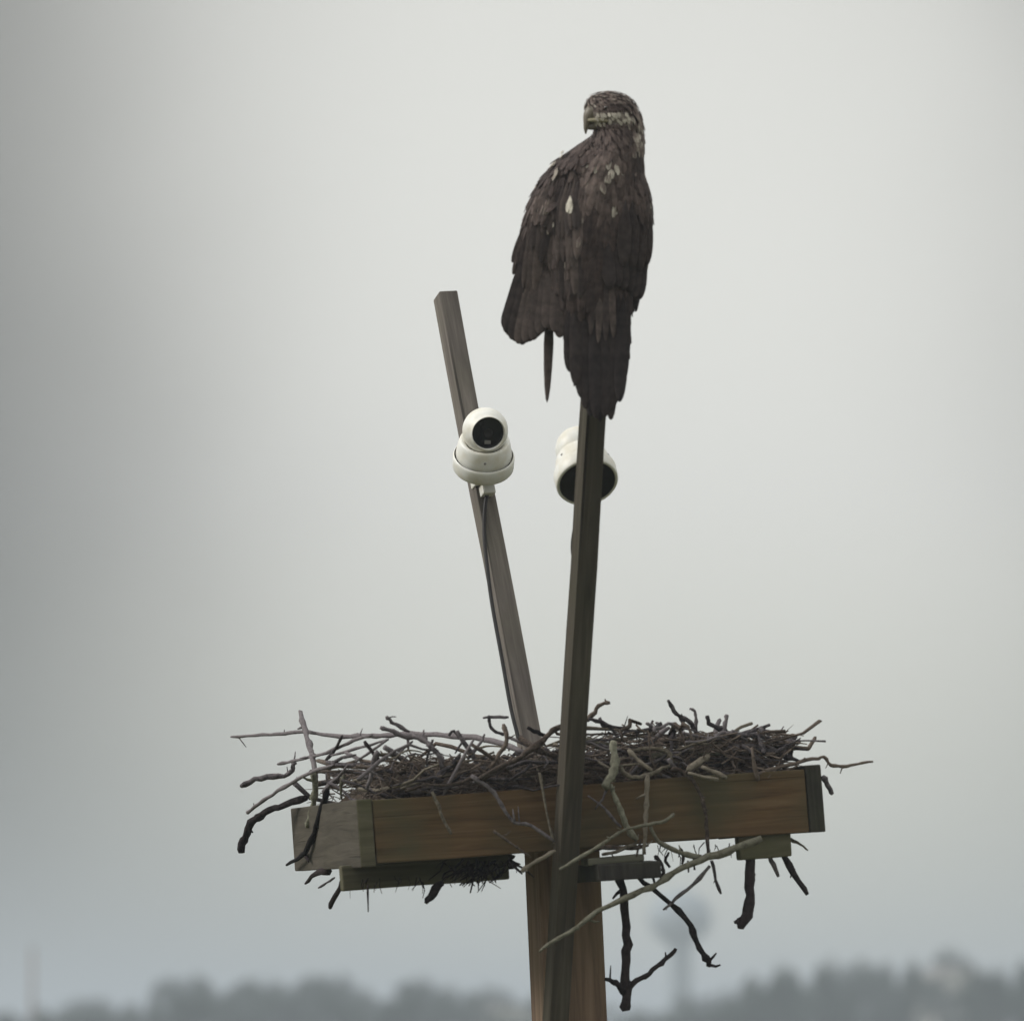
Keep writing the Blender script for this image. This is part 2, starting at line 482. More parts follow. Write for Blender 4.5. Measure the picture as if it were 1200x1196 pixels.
# ------------------------------------------------------------------ security cameras
def make_security_camera(center, axis, look, Rr, label, cable_pts, bracket):
    """center: middle of the base's back plate; axis: from the plate outwards; look: where the eyeball points"""
    root = empty('security_camera', center)
    WORLD[root.name] = Matrix.Translation(center)
    tag(root, label, 'security camera', 'white dome cameras on the poles')
    Q = Matrix.Translation(center) @ axis.to_track_quat('Z', 'Y').to_matrix().to_4x4()
    vs, fs = lathe_data([(Rr * 0.90, 0.002), (Rr * 0.96, 0.0), (Rr, 0.005), (Rr * 1.01, 0.036), (Rr * 0.995, 0.0415), (Rr * 0.965, 0.044)], 48)
    link('base', from_py('base', vs, fs), M_white, root, Q)
    vs, fs = lathe_data([(Rr * 0.90, 0.040), (Rr * 0.915, 0.047), (Rr * 0.90, 0.058), (Rr * 0.86, 0.078), (Rr * 0.82, 0.090), (Rr * 0.78, 0.095), (Rr * 0.70, 0.093), (Rr * 0.6, 0.085)], 48)
    link('trim_ring', from_py('trim_ring', vs, fs), M_white, root, Q)
    vs, fs = lathe_data([(0.0001, 0.004), (Rr * 0.92, 0.004), (Rr * 0.93, 0.0015)], 40)
    link('back_plate', from_py('back_plate', vs, fs), M_black, root, Q)
    # eyeball with its opening
    re = Rr * 0.745
    ec = center + axis * 0.126
    E = Matrix.Translation(ec) @ look.to_track_quat('Z', 'Y').to_matrix().to_4x4()
    prof = []
    a1 = math.asin(0.76)
    for i in range(15):
        a = math.pi * 0.93 + (a1 - math.pi * 0.93) * i / 14
        prof.append((re * math.sin(a), re * math.cos(a)))
    z1 = re * math.cos(a1)
    prof += [(re * 0.75, z1 + 0.006), (re * 0.725, z1 + 0.008), (re * 0.705, z1 + 0.004), (re * 0.69, z1 - 0.006)]
    vs, fs = lathe_data(prof, 44)
    eye = link('eyeball', from_py('eyeball', vs, fs), M_white, root, E)
    vs, fs = lathe_data([(re * 0.71, z1 - 0.004), (re * 0.5, z1 - 0.002), (re * 0.25, z1), (0.0001, z1 + 0.0008)], 40)
    link('lens_window', from_py('lens_window', vs, fs), M_glass, eye, E)
    lw = box_mesh('grey_rectangle', 0.017, 0.010, 0.003, bev=0.001)  # small grey rectangle low in the lens window
    link('grey_rectangle', lw, M_grey, eye, E @ Matrix.Translation((0, -re * 0.40, z1 + 0.001)))
    vs, fs = lathe_data([(0.0105, z1), (0.0125, z1 + 0.003), (0.0115, z1 + 0.0035), (0.008, z1 + 0.0015), (0.0001, z1 + 0.001)], 24)
    link('lens', from_py('lens', vs, fs), M_black, eye, E)
    # seam screws on the collar
    vs, fs = lathe_data([(0.0001, 0.0025), (0.003, 0.002), (0.0036, 0.0)], 8)
    sm = from_py('screw', vs, fs)
    for k in range(3):
        a = 2 * math.pi * k / 3 + 0.5
        d = Vector((math.cos(a), math.sin(a), 0.35)).normalized()
        link('screw', sm, M_grey, root, Q @ Matrix.Translation((Rr * 0.875 * math.cos(a), Rr * 0.875 * math.sin(a), 0.068)) @ d.to_track_quat('Z', 'Y').to_matrix().to_4x4())
    # mounting bracket
    for nm, m, c, size, rot in bracket:
        link(nm, box_mesh(nm, *size, bev=0.004), m, root, Matrix.Translation(c) @ rot)
    if cable_pts:
        pp = smooth_path([tuple(p) for p in cable_pts], 5)
        vs, fs = tube_data(pp, [0.0052] * len(pp), 8)
        link('cable', from_py('cable', vs, fs), M_black, root)
    return root

# left camera on the far pole
pyc = 548
fc = f_top + f_dir * ((at(560, pyc, far_Y(pyc)) - f_top).length)
axL = Vector((0.05, -0.66, 0.75)).normalized()
LC = at(566, pyc, fc.y - 0.100)
lookL = (Vector((0.6, 0, CAM_Z)) - LC).normalized() + Vector((0.17, 0, -0.20))
nF = (fRM @ Vector((0, -1, 0, 0))).xyz
wedge_c = (LC + fc) / 2
cabL = []
for py, ox in ((566, 9), (590, -1), (625, -9), (665, -13), (710, -15.5), (770, -16), (830, -16.5), (868, -14)):
    Yp = far_Y(py) - 0.042
    xc = 521.5 + (py - 346) * (619 - 521.5) / (860 - 346)
    cabL.append(at(xc + ox + 2, py, Yp))
left_cam = make_security_camera(LC, axL, lookL.normalized(), 0.083,
    'white dome camera facing the viewer with round dark lens, on the left pole', cabL,
    [('bracket', M_white, (LC + fc) / 2 + Vector((0, 0.006, -0.005)), (0.046, 0.075, 0.085), fRM),
     ('cable_gland', M_white, at(571, 574, fc.y - 0.062), (0.036, 0.036, 0.030), fRM)])
# right camera behind the near pole, facing away
pyc = 565
nc = n_top - n_dir * 0
t = (at(690, pyc, near_Y(pyc)) - n_top).length
nc = n_top + n_dir * t
axR = Vector((-0.17, 0.66, 0.73)).normalized()
RC = at(688.5, 566, nc.y + 0.092)
cabR = [at(x, y, near_Y(y) + 0.045) for x, y in ((684, 586), (678, 603), (673, 622), (671, 642), (673, 660), (673.5, 685), (672.5, 720), (669, 800), (662, 900))]
lookR = (axR + Vector((-0.1, 0.2, -0.75))).normalized()
right_cam = make_security_camera(RC, axR, lookR, 0.0795,
    'white dome camera seen from its dark underside, behind the near pole', cabR,
    [('bracket', M_black, (RC + nc) / 2 + Vector((0, 0.006, 0.0)), (0.040, 0.06, 0.05), nRM)])

# ------------------------------------------------------------------ nest
nest = empty('stick_nest', pl(0, 0, -BH / 2 + 0.04))
WORLD[nest.name] = Matrix.Translation(nest.location)
tag(nest, 'broad untidy nest of grey and brown sticks heaped on the wooden platform', 'nest')

def front_Y(px):
    if px < 424:                                   # along the left side board
        return (PM @ Vector((-PW / 2, -PD / 2 + PD * min(1, (424 - px) / 84), 0))).y
    x = ((px - 424) / 540 - 0.5) * PW
    return (PM @ Vector((x, -PD / 2, 0))).y

def rim_z(x):      # height of the stick heap above the boards' top, in platform coordinates
    return 0.088 + 0.018 * math.sin(x * 4.0 + 0.4) + 0.016 * math.sin(x * 11)

# core of litter
def core():
    vs, fs = [], []
    nx, ny = 44, 36
    for j in range(ny + 1):
        for i in range(nx + 1):
            u = i / nx * 2 - 1; v = j / ny * 2 - 1
            x = u * (PW / 2 - BT - 0.012); y = v * (PD / 2 - BT - 0.012)
            r = max(abs(u), abs(v)) * 0.5 + math.hypot(u, v) * 0.5
            h = BH / 2 + 0.0 + 0.065 * max(0, 1 - ((r - 0.68) / 0.30) ** 2) - 0.05 * max(0, 1 - (r / 0.5) ** 2)
            if r > 1.0: h -= 0.05
            h += 0.016 * mnoise.noise(Vector((x * 16, y * 16, 0))) + 0.008 * mnoise.noise(Vector((x * 47, y * 47, 3)))
            vs.append((x, y, h))
    k = nx + 1
    for j in range(ny):
        for i in range(nx):
            a = j * k + i
            fs.append((a, a + 1, a + k + 1, a + k))
    o = link('lining', from_py('lining', vs, fs), M_lining, nest, PM)
    tag(o, kind='stuff')
core()

def stick_mesh(pts, rads, sides=6, jit=0.12, rr=rnd, twigs=()):
    vs, fs = tube_data(pts, rads, sides, True, jit * 1.5, rr)
    for p, r in twigs:
        v2, f2 = tube_data(p, r, 5, True, 0.1, rr)
        off = len(vs)
        vs += v2; fs += [tuple(i + off for i in f) for f in f2]
    return from_py('stick', vs, fs)

def traced(pts, w0, w1, m, d0=0.0, d1=None, sub=3, twig=0, label=None, absY=None, knob=0.0):
    """a stick that the photograph shows: pixel path, widths in pixels at both ends, depth behind the front board at both ends"""
    if d1 is None: d1 = d0
    n = len(pts)
    P = []
    Ya, Yb = front_Y(pts[0][0]) + d0, front_Y(pts[-1][0]) + d1
    for i, (px, py) in enumerate(pts):
        t = i / (n - 1)
        Y = Ya + (Yb - Ya) * (px - pts[0][0]) / (pts[-1][0] - pts[0][0]) if abs(pts[-1][0] - pts[0][0]) > 40 else Ya + (Yb - Ya) * t
        p = at(px, py, Y)
        P.append((p.x, p.y, p.z, 0.86 * (w0 + (w1 - w0) * t) / 2 / F * Y))
    S = smooth_path(P, sub)
    pts3, rads = [], []
    for i, s in enumerate(S):
        q = Vector(s[:3])
        if 0 < i < len(S) - 1:
            q += Vector((rnd.uniform(-1, 1), rnd.uniform(-1, 1), rnd.uniform(-1, 1))) * s[3] * 0.28
        pts3.append(q); r = s[3] * rnd.uniform(0.85, 1.15)
        if rnd.random() < 0.18: r *= 1.28
        rads.append(max(r, 0.0009))
    rads[0] *= 0.75; rads[-1] *= 0.7
    if knob: rads[-1] *= 1 + knob; rads[-2] *= 1 + knob * 0.5
    tw = []
    for k in range(twig):
        i = rnd.randrange(1, len(pts3) - 1)
        t = (pts3[i + 1] - pts3[i - 1]).normalized()
        side = t.cross(Vector((rnd.uniform(-.4, .4), -1, rnd.uniform(-.4, .4)))).normalized() * rnd.choice((-1, 1))
        L = rnd.choice((0.006, 0.009, 0.014, 0.03)) * rnd.uniform(0.8, 1.3)
        d = (t * rnd.uniform(0.2, 0.9) * rnd.choice((1, 1, -1)) + side).normalized()
        p0 = pts3[i]; p1 = p0 + d * L * 0.6 + Vector((0, rnd.uniform(-.01, .01), 0)); p2 = p0 + d * L + Vector((0, 0, rnd.uniform(-.008, .008)))
        r0 = rads[i] * rnd.uniform(0.4, 0.65)
        tw.append(((p0, p1, p2), (r0 * 1.0, r0 * 0.75, r0 * 0.45)))
    c = sum(pts3, Vector()) / len(pts3)
    pts3 = [p - c for p in pts3]
    tw = [([p - c for p in a], b) for a, b in tw]
    o = link('stick', stick_mesh(pts3, rads, twigs=tw), M_st[m], nest, Matrix.Translation(c))
    if label: o['label'] = label
    return o

G, B_, T, L_, K, O_ = 0, 1, 2, 3, 4, 5
# --- hanging below the platform
traced([(892, 982), (862, 994), (830, 1004), (800, 1017), (770, 1035), (743, 1047), (700, 1068), (668, 1092), (648, 1102), (632, 1115)], 12, 4.5, O_, -0.05, -0.12, 3, 5, 'long pale branch slung in front of the post')
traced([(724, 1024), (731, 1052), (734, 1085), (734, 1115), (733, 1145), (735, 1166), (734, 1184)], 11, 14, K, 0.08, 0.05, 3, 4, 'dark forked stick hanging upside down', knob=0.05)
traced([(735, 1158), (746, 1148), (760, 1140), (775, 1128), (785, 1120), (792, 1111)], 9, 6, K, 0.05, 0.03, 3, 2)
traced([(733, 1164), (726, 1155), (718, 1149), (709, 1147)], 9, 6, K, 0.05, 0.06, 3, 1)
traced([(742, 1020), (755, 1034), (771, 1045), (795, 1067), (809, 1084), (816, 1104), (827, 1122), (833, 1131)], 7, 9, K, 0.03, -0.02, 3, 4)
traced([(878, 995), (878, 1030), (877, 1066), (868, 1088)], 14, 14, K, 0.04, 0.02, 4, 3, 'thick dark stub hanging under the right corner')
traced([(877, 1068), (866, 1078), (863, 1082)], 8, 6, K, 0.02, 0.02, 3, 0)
traced([(834, 1008), (839, 1030), (845, 1047)], 5, 4, G, -0.04, -0.05, 3, 1)
traced([(832, 1014), (812, 1036), (792, 1053), (777, 1066)], 5, 4, G, -0.05, -0.03, 3, 2)
traced([(900, 1000), (906, 1013), (912, 1027)], 6, 6, G, 0.05, 0.05)
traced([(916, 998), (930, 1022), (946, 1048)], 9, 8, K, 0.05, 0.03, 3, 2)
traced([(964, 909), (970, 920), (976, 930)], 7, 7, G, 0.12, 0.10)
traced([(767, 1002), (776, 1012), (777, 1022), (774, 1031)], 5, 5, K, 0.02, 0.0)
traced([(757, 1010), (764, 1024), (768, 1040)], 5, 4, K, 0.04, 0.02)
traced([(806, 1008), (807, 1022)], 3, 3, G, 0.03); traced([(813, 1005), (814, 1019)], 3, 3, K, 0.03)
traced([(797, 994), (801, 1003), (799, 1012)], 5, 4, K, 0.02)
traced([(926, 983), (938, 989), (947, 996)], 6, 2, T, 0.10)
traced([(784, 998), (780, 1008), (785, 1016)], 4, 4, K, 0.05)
# --- across the front board, right of the near pole
traced([(656, 1018), (680, 1004), (702, 991), (720, 979), (735, 971), (760, 966), (778, 962), (790, 953)], 5, 4, O_, -0.155, -0.05, 3, 3)
traced([(762, 968), (772, 985), (790, 996), (812, 1003), (822, 1004)], 5, 8, O_, -0.06, -0.05, 3, 2)
traced([(719, 868), (720, 890), (717, 908), (709, 923)], 9, 11, L_, -0.03, -0.06, 4, 2, 'lichen covered pale stick hooked over the front board', knob=0.1)
traced([(716, 918), (722, 937), (730, 956), (735, 970), (747, 984)], 6, 8, L_, -0.05, -0.05, 3, 3)
traced([(759, 908), (758, 930), (757, 950), (756, 970), (755, 1001)], 6, 6, T, -0.03, -0.035, 3, 2, 'straight pale stick hanging down the front board')
traced([(786, 901), (800, 904), (810, 912), (819, 928), (826, 948), (829, 975), (830, 1001)], 7, 5, B_, -0.02, -0.03, 3, 3, knob=0)
traced([(726, 897), (732, 906), (745, 911), (762, 908), (776, 900), (787, 896)], 7, 6, T, -0.03, 0.0, 3, 1)
traced([(787, 898), (786, 886), (779, 879), (760, 877), (742, 879)], 8, 6, T, 0.0, 0.03, 3, 2)
traced([(736, 878), (750, 892), (764, 903)], 6, 5, T, 0.0, -0.03, 3, 1)
traced([(806, 902), (818, 894), (830, 885)], 8, 9, T, -0.03, 0.02, 3, 1)
traced([(822, 898), (836, 904), (852, 911)], 6, 8, T, -0.02, -0.04)
traced([(806, 905), (825, 910), (842, 913)], 5, 6, T, -0.03, -0.04)
traced([(689, 932), (704, 943), (717, 957), (728, 969)], 3, 4, G, -0.04)
traced([(711, 925), (706, 936), (697, 948)], 4, 3, G, -0.05)
traced([(690, 996), (715, 992), (740, 994), (760, 990)], 7, 5, B_, -0.01, -0.02, 3, 2)
traced([(705, 1001), (722, 998), (735, 991), (746, 990)], 5, 5, T, -0.03, -0.03, 3, 2)
# --- right rim, standing up
traced([(783, 820), (788, 829), (795, 838), (806, 844), (812, 851), (818, 862)], 5, 7, G, 0.08, 0.12, 3, 2)
traced([(808, 830), (814, 833), (816, 845), (815, 858)], 4, 5, G, 0.12)
traced([(829, 838), (831, 847), (842, 853), (852, 856)], 6, 6, G, 0.1)
traced([(852, 837), (850, 848), (847, 860)], 6, 6, G, 0.1)
traced([(838, 866), (860, 862), (880, 857), (902, 849)], 7, 5, G, 0.05, 0.10, 3, 2)
traced([(892, 852), (889, 862), (883, 873)], 7, 7, G, 0.08)
traced([(757, 847), (766, 852), (776, 857)], 5, 5, G, 0.08); traced([(768, 846), (778, 853)], 4, 4, G, 0.1)
traced([(760, 872), (770, 862), (785, 852)], 6, 6, G, 0.06)
traced([(715, 823), (704, 825), (697, 834), (688, 845)], 6, 6, B_, 0.06, 0.08, 3, 1)
traced([(690, 842), (705, 846), (718, 851), (736, 853)], 5, 4, G, 0.05, 0.07, 3, 2)
traced([(886, 907), (912, 899), (935, 893), (959, 888), (966, 887), (974, 896), (988, 898), (1004, 895), (1023, 892)], 6, 4, B_, 0.0, 0.10, 3, 4, 'thin twig reaching out past the right corner')
traced([(928, 866), (927, 876), (925, 888)], 7, 6, G, 0.1, 0.1, 3, 1)
traced([(900, 862), (903, 872), (897, 880)], 6, 6, G, 0.1); traced([(888, 878), (915, 884), (940, 893)], 7, 5, G, 0.05, 0.08, 3, 1)
traced([(850, 880), (875, 874), (900, 876), (925, 890)], 8, 6, G, 0.06, 0.08, 3, 2)
traced([(795, 838), (800, 846), (797, 860)], 6, 6, G, 0.15)
traced([(880, 862), (884, 856), (893, 851)], 4, 3, G, 0.14)
# --- left side
traced([(271, 863), (300, 861), (325, 860), (348, 857), (369, 859), (401, 863), (430, 862), (456, 861), (490, 860), (520, 861), (555, 864), (588, 871), (614, 881)], 4, 9, G, 0.22, 0.10, 3, 6, 'long straight twig reaching out past the left corner')
traced([(351, 833), (355, 845), (360, 862), (364, 877), (367, 893), (369, 916)], 6, 8, G, 0.10, 0.04, 3, 4, 'upright knobbly twig at the left corner')
traced([(326, 895), (345, 891), (362, 887), (382, 882), (401, 873), (421, 865), (436, 861)], 4, 5, G, 0.18, 0.12, 3, 3)
traced([(282, 921), (299, 913), (320, 910), (338, 907), (343, 899), (345, 892)], 8, 6, G, 0.14, 0.16, 3, 2, knob=0)
traced([(290, 952), (304, 941), (319, 931), (340, 918), (362, 906), (392, 896)], 5, 5, G, 0.12, 0.02, 3, 3)
traced([(283, 999), (285, 984), (291, 972), (299, 960), (315, 950), (334, 943), (358, 935)], 12, 9, K, 0.10, 0.0, 3, 3, 'thick dark crooked stick drooping past the left corner')
traced([(382, 890), (394, 876), (401, 862)], 5, 4, G, 0.1); traced([(388, 885), (417, 877), (436, 872), (455, 866)], 4, 4, G, 0.08, 0.12, 3, 1)
traced([(417, 892), (436, 879), (455, 866)], 4, 4, G, 0.1)
traced([(427, 868), (435, 879), (445, 892)], 5, 6, K, 0.03)
traced([(446, 852), (460, 857), (478, 863), (500, 866)], 6, 8, G, 0.06, 0.10, 3, 1)
traced([(453, 839), (459, 846), (466, 850), (480, 857)], 4, 5, G, 0.08, 0.10, 3, 1)
traced([(483, 861), (500, 869), (510, 879), (520, 892)], 6, 7, G, 0.06, 0.03, 3, 1)
traced([(484, 868), (475, 875), (466, 881)], 3, 3, G, 0.1)
traced([(368, 905), (369, 925), (366, 945), (360, 969)], 9, 7, L_, -0.03, -0.05, 4, 2, 'pale broken stick hanging over the left side board')
traced([(384, 925), (378, 945), (371, 968), (362, 990), (355, 1002), (336, 1013)], 9, 5, K, -0.04, -0.05, 3, 3)
traced([(356, 998), (362, 1009)], 6, 4, K, -0.05)
traced([(384, 1020), (370, 1023), (358, 1035)], 11, 4, K, 0.06, 0.04, 3, 0)
traced([(404, 1028), (396, 1045), (387, 1063)], 8, 7, K, 0.03, 0.02, 3, 1)
traced([(392, 1028), (383, 1034), (373, 1040)], 3, 2, G, 0.02)
traced([(431, 1036), (431.5, 1068)], 2.4, 2.0, K, 0.05)
traced([(518, 1034), (508, 1046), (499, 1058)], 12, 8, K, 0.06, 0.04, 3, 1)
traced([(506, 927), (513, 942), (518, 957), (529, 977)], 5, 4, T, -0.03, -0.04, 3, 1)
# --- centre
traced([(552, 908), (566, 917), (578, 928), (592, 950), (604, 963), (622, 967), (650, 986)], 6, 5, G, -0.03, -0.05, 3, 3)
traced([(632, 905), (637, 930), (640, 950), (649, 988)], 4, 3, T, -0.04, -0.05, 3, 1)
traced([(578, 973), (595, 985), (622, 1004)], 5, 3, B_, -0.04, -0.05, 3, 2)
traced([(611, 1021), (630, 1008), (651, 996)], 6, 5, T, -0.03, -0.06, 3, 1)
traced([(562, 912), (585, 899), (609, 887), (635, 869), (648, 855), (664, 848)], 7, 8, B_, -0.04, -0.02, 3, 2)
traced([(566, 841), (580, 840), (596, 840)], 4, 4, G, 0.12); traced([(573, 838), (574, 850), (582, 858), (592, 860)], 4, 5, G, 0.12, 0.14, 3, 1)
traced([(590, 848), (594, 866), (585, 884), (575, 899)], 6, 5, B_, 0.04, 0.02, 3, 1)
traced([(618, 852), (630, 858), (640, 862)], 6, 6, K, 0.05)
traced([(540, 866), (532, 856), (526, 862)], 4, 4, G, 0.1); traced([(548, 889), (562, 872), (568, 860)], 5, 4, G, 0.08)
traced([(500, 872), (515, 885), (518, 900)], 6, 7, G, 0.02); traced([(596, 1010), (603, 1015), (612, 1024)], 4, 3, K, 0.02)

# --- crossing sticks in the upper tangle
for k in range(46):
    px = rnd.uniform(385, 935)
    top_ = 938 - (px - 424) * 0.065
    py = top_ - rnd.uniform(8, 62 if px > 690 else 50)
    a = rnd.gauss(0, 0.45) + (0.9 * rnd.choice((-1, 1)) if rnd.random() < 0.3 else 0)
    L = rnd.uniform(14, 44)
    n = rnd.choice((3, 4)); pts = []
    for i in range(n):
        t_ = i / (n - 1) - 0.5
        pts.append((px + math.cos(a) * L * 2 * t_ + rnd.uniform(-3, 3), min(top_ + 6, py + math.sin(a) * L * 2 * t_ + rnd.uniform(-4, 4))))
    d = rnd.uniform(-0.02, 0.10)
    traced(pts, rnd.uniform(5, 8.5), rnd.uniform(2.5, 5), rnd.choice((G, G, G, B_, T, O_)), d, d + rnd.uniform(-.03, .05), 2, rnd.choice((0, 1, 1, 2)))

# --- filling sticks: a dozen shapes, copied
shapes = []
for k in range(14):
    L = 1.0
    n = 7
    bend = rnd.uniform(0.03, 0.20)
    ph = rnd.uniform(0, 6.28)
    P, Rr = [], []
    for i in range(n):
        t = i / (n - 1)
        P.append(Vector(((t - 0.5) * L, math.sin(t * 3.1) * bend * math.cos(ph) + rnd.uniform(-.035, .035), math.sin(t * 3.1) * bend * math.sin(ph) + rnd.uniform(-.035, .035))))
        Rr.append(0.024 * (1 - 0.55 * t) * rnd.uniform(0.85, 1.2))
    tw = []
    if k % 2:
        i = rnd.randrange(1, 4); d = Vector((0.10, rnd.uniform(-.1, .1), rnd.choice((-.1, .1))))
        tw = [((P[i], P[i] + d), (Rr[i] * 0.6, Rr[i] * 0.3))]
    for m in range(4):
        if m == 0:
            me0 = stick_mesh(P, Rr, 5, 0.15, rnd, tw)
            variants = []
            me = me0
        else:
            me = me0.copy()
        me.materials.clear(); me.materials.append(M_st[[0, 1, 2, 0][m]])
        variants.append(me)
    shapes.append(variants)

def place_stick(p, yaw, tilt, L, fat):
    me = rnd.choice(shapes)[rnd.choice((0, 0, 0, 1, 1, 2, 3))]
    M = PM @ Matrix.Translation(p) @ Matrix.Rotation(yaw, 4, 'Z') @ Matrix.Rotation(tilt, 4, 'Y') @ Matrix.Rotation(rnd.uniform(0, 6.28), 4, 'X') @ Matrix.Diagonal((L, L * fat, L * fat, 1))
    return link('stick', me, None, nest, M)

hx, hy = PW / 2, PD / 2
for k in range(172):
    q = rnd.random()
    tilt = rnd.gauss(0, 0.20)
    if q < 0.66:      # front rim
        x = rnd.uniform(-hx + 0.07, hx - 0.07); y = -hy + rnd.uniform(-0.008, 0.20)
        yaw = rnd.gauss(0, 0.55)
        lift = rnd.random() ** 1.15
        z = BH / 2 + 0.004 + lift * (rim_z(x) + 0.004)
        if rnd.random() < 0.13: tilt = rnd.uniform(0.5, 1.2) * rnd.choice((-1, 1))
    elif q < 0.82:    # sides
        sd = rnd.choice((-1, 1)); x = sd * (hx - rnd.uniform(0.04, 0.25)); y = rnd.uniform(-hy + 0.1, hy - 0.1)
        yaw = R(90) + rnd.gauss(0, 0.6); z = BH / 2 + 0.01 + rnd.random() * rim_z(x)
    else:             # back
        x = rnd.uniform(-hx + 0.12, hx - 0.12); y = hy - rnd.uniform(0.03, 0.3)
        yaw = rnd.gauss(0, 0.6); z = BH / 2 + 0.01 + rnd.random() * rim_z(x) * 1.1
    L = rnd.uniform(0.09, 0.34)
    if abs(tilt) > 0.45: L = rnd.uniform(0.07, 0.15)
    if abs(x) + L * 0.45 * abs(math.cos(yaw)) > hx + 0.02: x *= 0.82
    th = rnd.choice((rnd.uniform(0.0022, 0.0048), rnd.uniform(0.003, 0.0072)))
    place_stick((x, y, z), yaw + rnd.choice((0, math.pi)), tilt, L, th / (L * 0.020))

# --- loose twigs, bark and rootlets that nobody could count
def litter():
    vs, fs = [], []
    def add(p0, p1, p2, r):
        nonlocal vs, fs
        v2, f2 = tube_data((p0, p1, p2), (r, r * 0.85, r * 0.5), 4, False)
        o = len(vs); vs += v2; fs += [tuple(i + o for i in f) for f in f2]
    for k in range(2400):
        u = rnd.uniform(0, 6.283); q = rnd.random()
        if q < 0.6:
            x = rnd.uniform(-hx + 0.06, hx - 0.06); y = -hy + rnd.uniform(0.02, 0.26)
        else:
            x = rnd.uniform(-hx + 0.06, hx - 0.06); y = rnd.uniform(-hy + 0.05, hy - 0.05)
        z = BH / 2 - 0.012 + rnd.random() ** 1.2 * (rim_z(x) + 0.015)
        L = rnd.uniform(0.03, 0.10); a = rnd.gauss(0, 0.7) + rnd.choice((0, math.pi)); e = rnd.gauss(0, 0.42)
        d = Vector((math.cos(a) * math.cos(e), math.sin(a) * math.cos(e), math.sin(e))) * L
        c = Vector((x, y, z)); b = Vector((rnd.uniform(-1, 1), rnd.uniform(-1, 1), rnd.uniform(-1, 1))) * L * 0.12
        add(PM @ (c - d / 2), PM @ (c + b), PM @ (c + d / 2), rnd.uniform(0.0010, 0.0028))
    o = link('twig_litter', from_py('twig_litter', vs, fs), M_st[1], nest)
    tag(o, kind='stuff')
    vs, fs = [], []
    # rootlets and grass hanging through the floor left of the post
    for k in range(110):
        px = rnd.triangular(510, 612, 560); Y = front_Y(px) + rnd.uniform(0.03, 0.30)
        py = 1012 + rnd.uniform(-6, 10)
        fall = rnd.uniform(2, 26) * rnd.random() * (1 - abs(px - 556) / 75) + 10
        p0 = at(px, py, Y); p2 = at(px + rnd.gauss(-3, 12), py + fall, Y + rnd.uniform(-.02, .02))
        p1 = (p0 + p2) / 2 + Vector((rnd.uniform(-.012, .012), rnd.uniform(-.01, .01), 0))
        add(p0, p1, p2, rnd.uniform(0.0009, 0.0035))
    for k in range(36):
        px = rnd.choice((rnd.uniform(400, 500), rnd.uniform(765, 860))); Y = front_Y(px) + rnd.uniform(0.04, 0.2)
        py = (1030 if px < 600 else 990) + rnd.uniform(-4, 6)
        p0 = at(px, py, Y); p2 = at(px + rnd.gauss(0, 5), py + rnd.uniform(6, 20), Y)
        add(p0, (p0 + p2) / 2 + Vector((rnd.uniform(-.006, .006), 0, 0)), p2, rnd.uniform(0.0007, 0.0018))
    o = link('hanging_rootlets', from_py('hanging_rootlets', vs, fs), M_st[4], nest)
    tag(o, kind='stuff')
    # clump of matted litter bulging through the floor
    bm = bmesh.new()
    bmesh.ops.create_icosphere(bm, subdivisions=4, radius=1.0)
    for v in bm.verts:
        n = 1 + 0.45 * mnoise.noise(v.co * 2.3) + 0.35 * mnoise.noise(v.co * 6) + 0.2 * mnoise.noise(v.co * 15)
        v.co = Vector((v.co.x * 0.078 * n, v.co.y * 0.14 * n, v.co.z * 0.042 * n))
    me = bpy.data.meshes.new('matted_litter'); bm.to_mesh(me); bm.free()
    o = link('matted_litter', me, M_lining, nest, Matrix.Translation(at(560, 1012, 18.25)) @ PR)
    tag(o, kind='stuff')
litter()

# ------------------------------------------------------------------ eagle
def feather_material(name, dark, mid, light, pale):
    m, t, b = mat(name, mid, 0.75, 0.22)
    a = N(t, 'ShaderNodeAttribute'); a.attribute_name = 'tint'
    c = ramp(t, [(0.0, dark), (0.45, mid), (0.82, light), (0.97, pale)], a.outputs['Fac'])
    tcn = N(t, 'ShaderNodeTexCoord')
    n1 = N(t, 'ShaderNodeTexNoise'); n1.inputs['Scale'].default_value = 60; n1.inputs['Detail'].default_value = 4
    t.links.new(tcn.outputs['Object'], n1.inputs['Vector'])
    hs = N(t, 'ShaderNodeHueSaturation')
    mr = N(t, 'ShaderNodeMapRange'); mr.inputs['From Min'].default_value = 0.3; mr.inputs['From Max'].default_value = 0.7
    mr.inputs['To Min'].default_value = 0.65; mr.inputs['To Max'].default_value = 1.35
    t.links.new(n1.outputs['Fac'], mr.inputs['Value']); t.links.new(mr.outputs[0], hs.inputs['Value'])
    t.links.new(c, hs.inputs['Color']); t.links.new(hs.outputs[0], b.inputs['Base Color'])
    return m
M_feather = feather_material('brown_plumage', (0.026, 0.018, 0.017), (0.064, 0.046, 0.042), (0.15, 0.115, 0.102), (0.62, 0.58, 0.50))
M_flight = feather_material('dark_flight_feather', (0.018, 0.014, 0.015), (0.045, 0.034, 0.032), (0.11, 0.085, 0.076), (0.3, 0.27, 0.23))
M_beak = mat('horn_beak', (0.15, 0.128, 0.098), 0.45, 0.4)[0]
M_foot = mat('yellow_foot', (0.42, 0.30, 0.06), 0.6, 0.3)[0]
M_talon = mat('black_talon', (0.012, 0.011, 0.011), 0.35, 0.5)[0]
M_eye = mat('dark_eye', (0.02, 0.013, 0.008), 0.08, 0.6)[0]

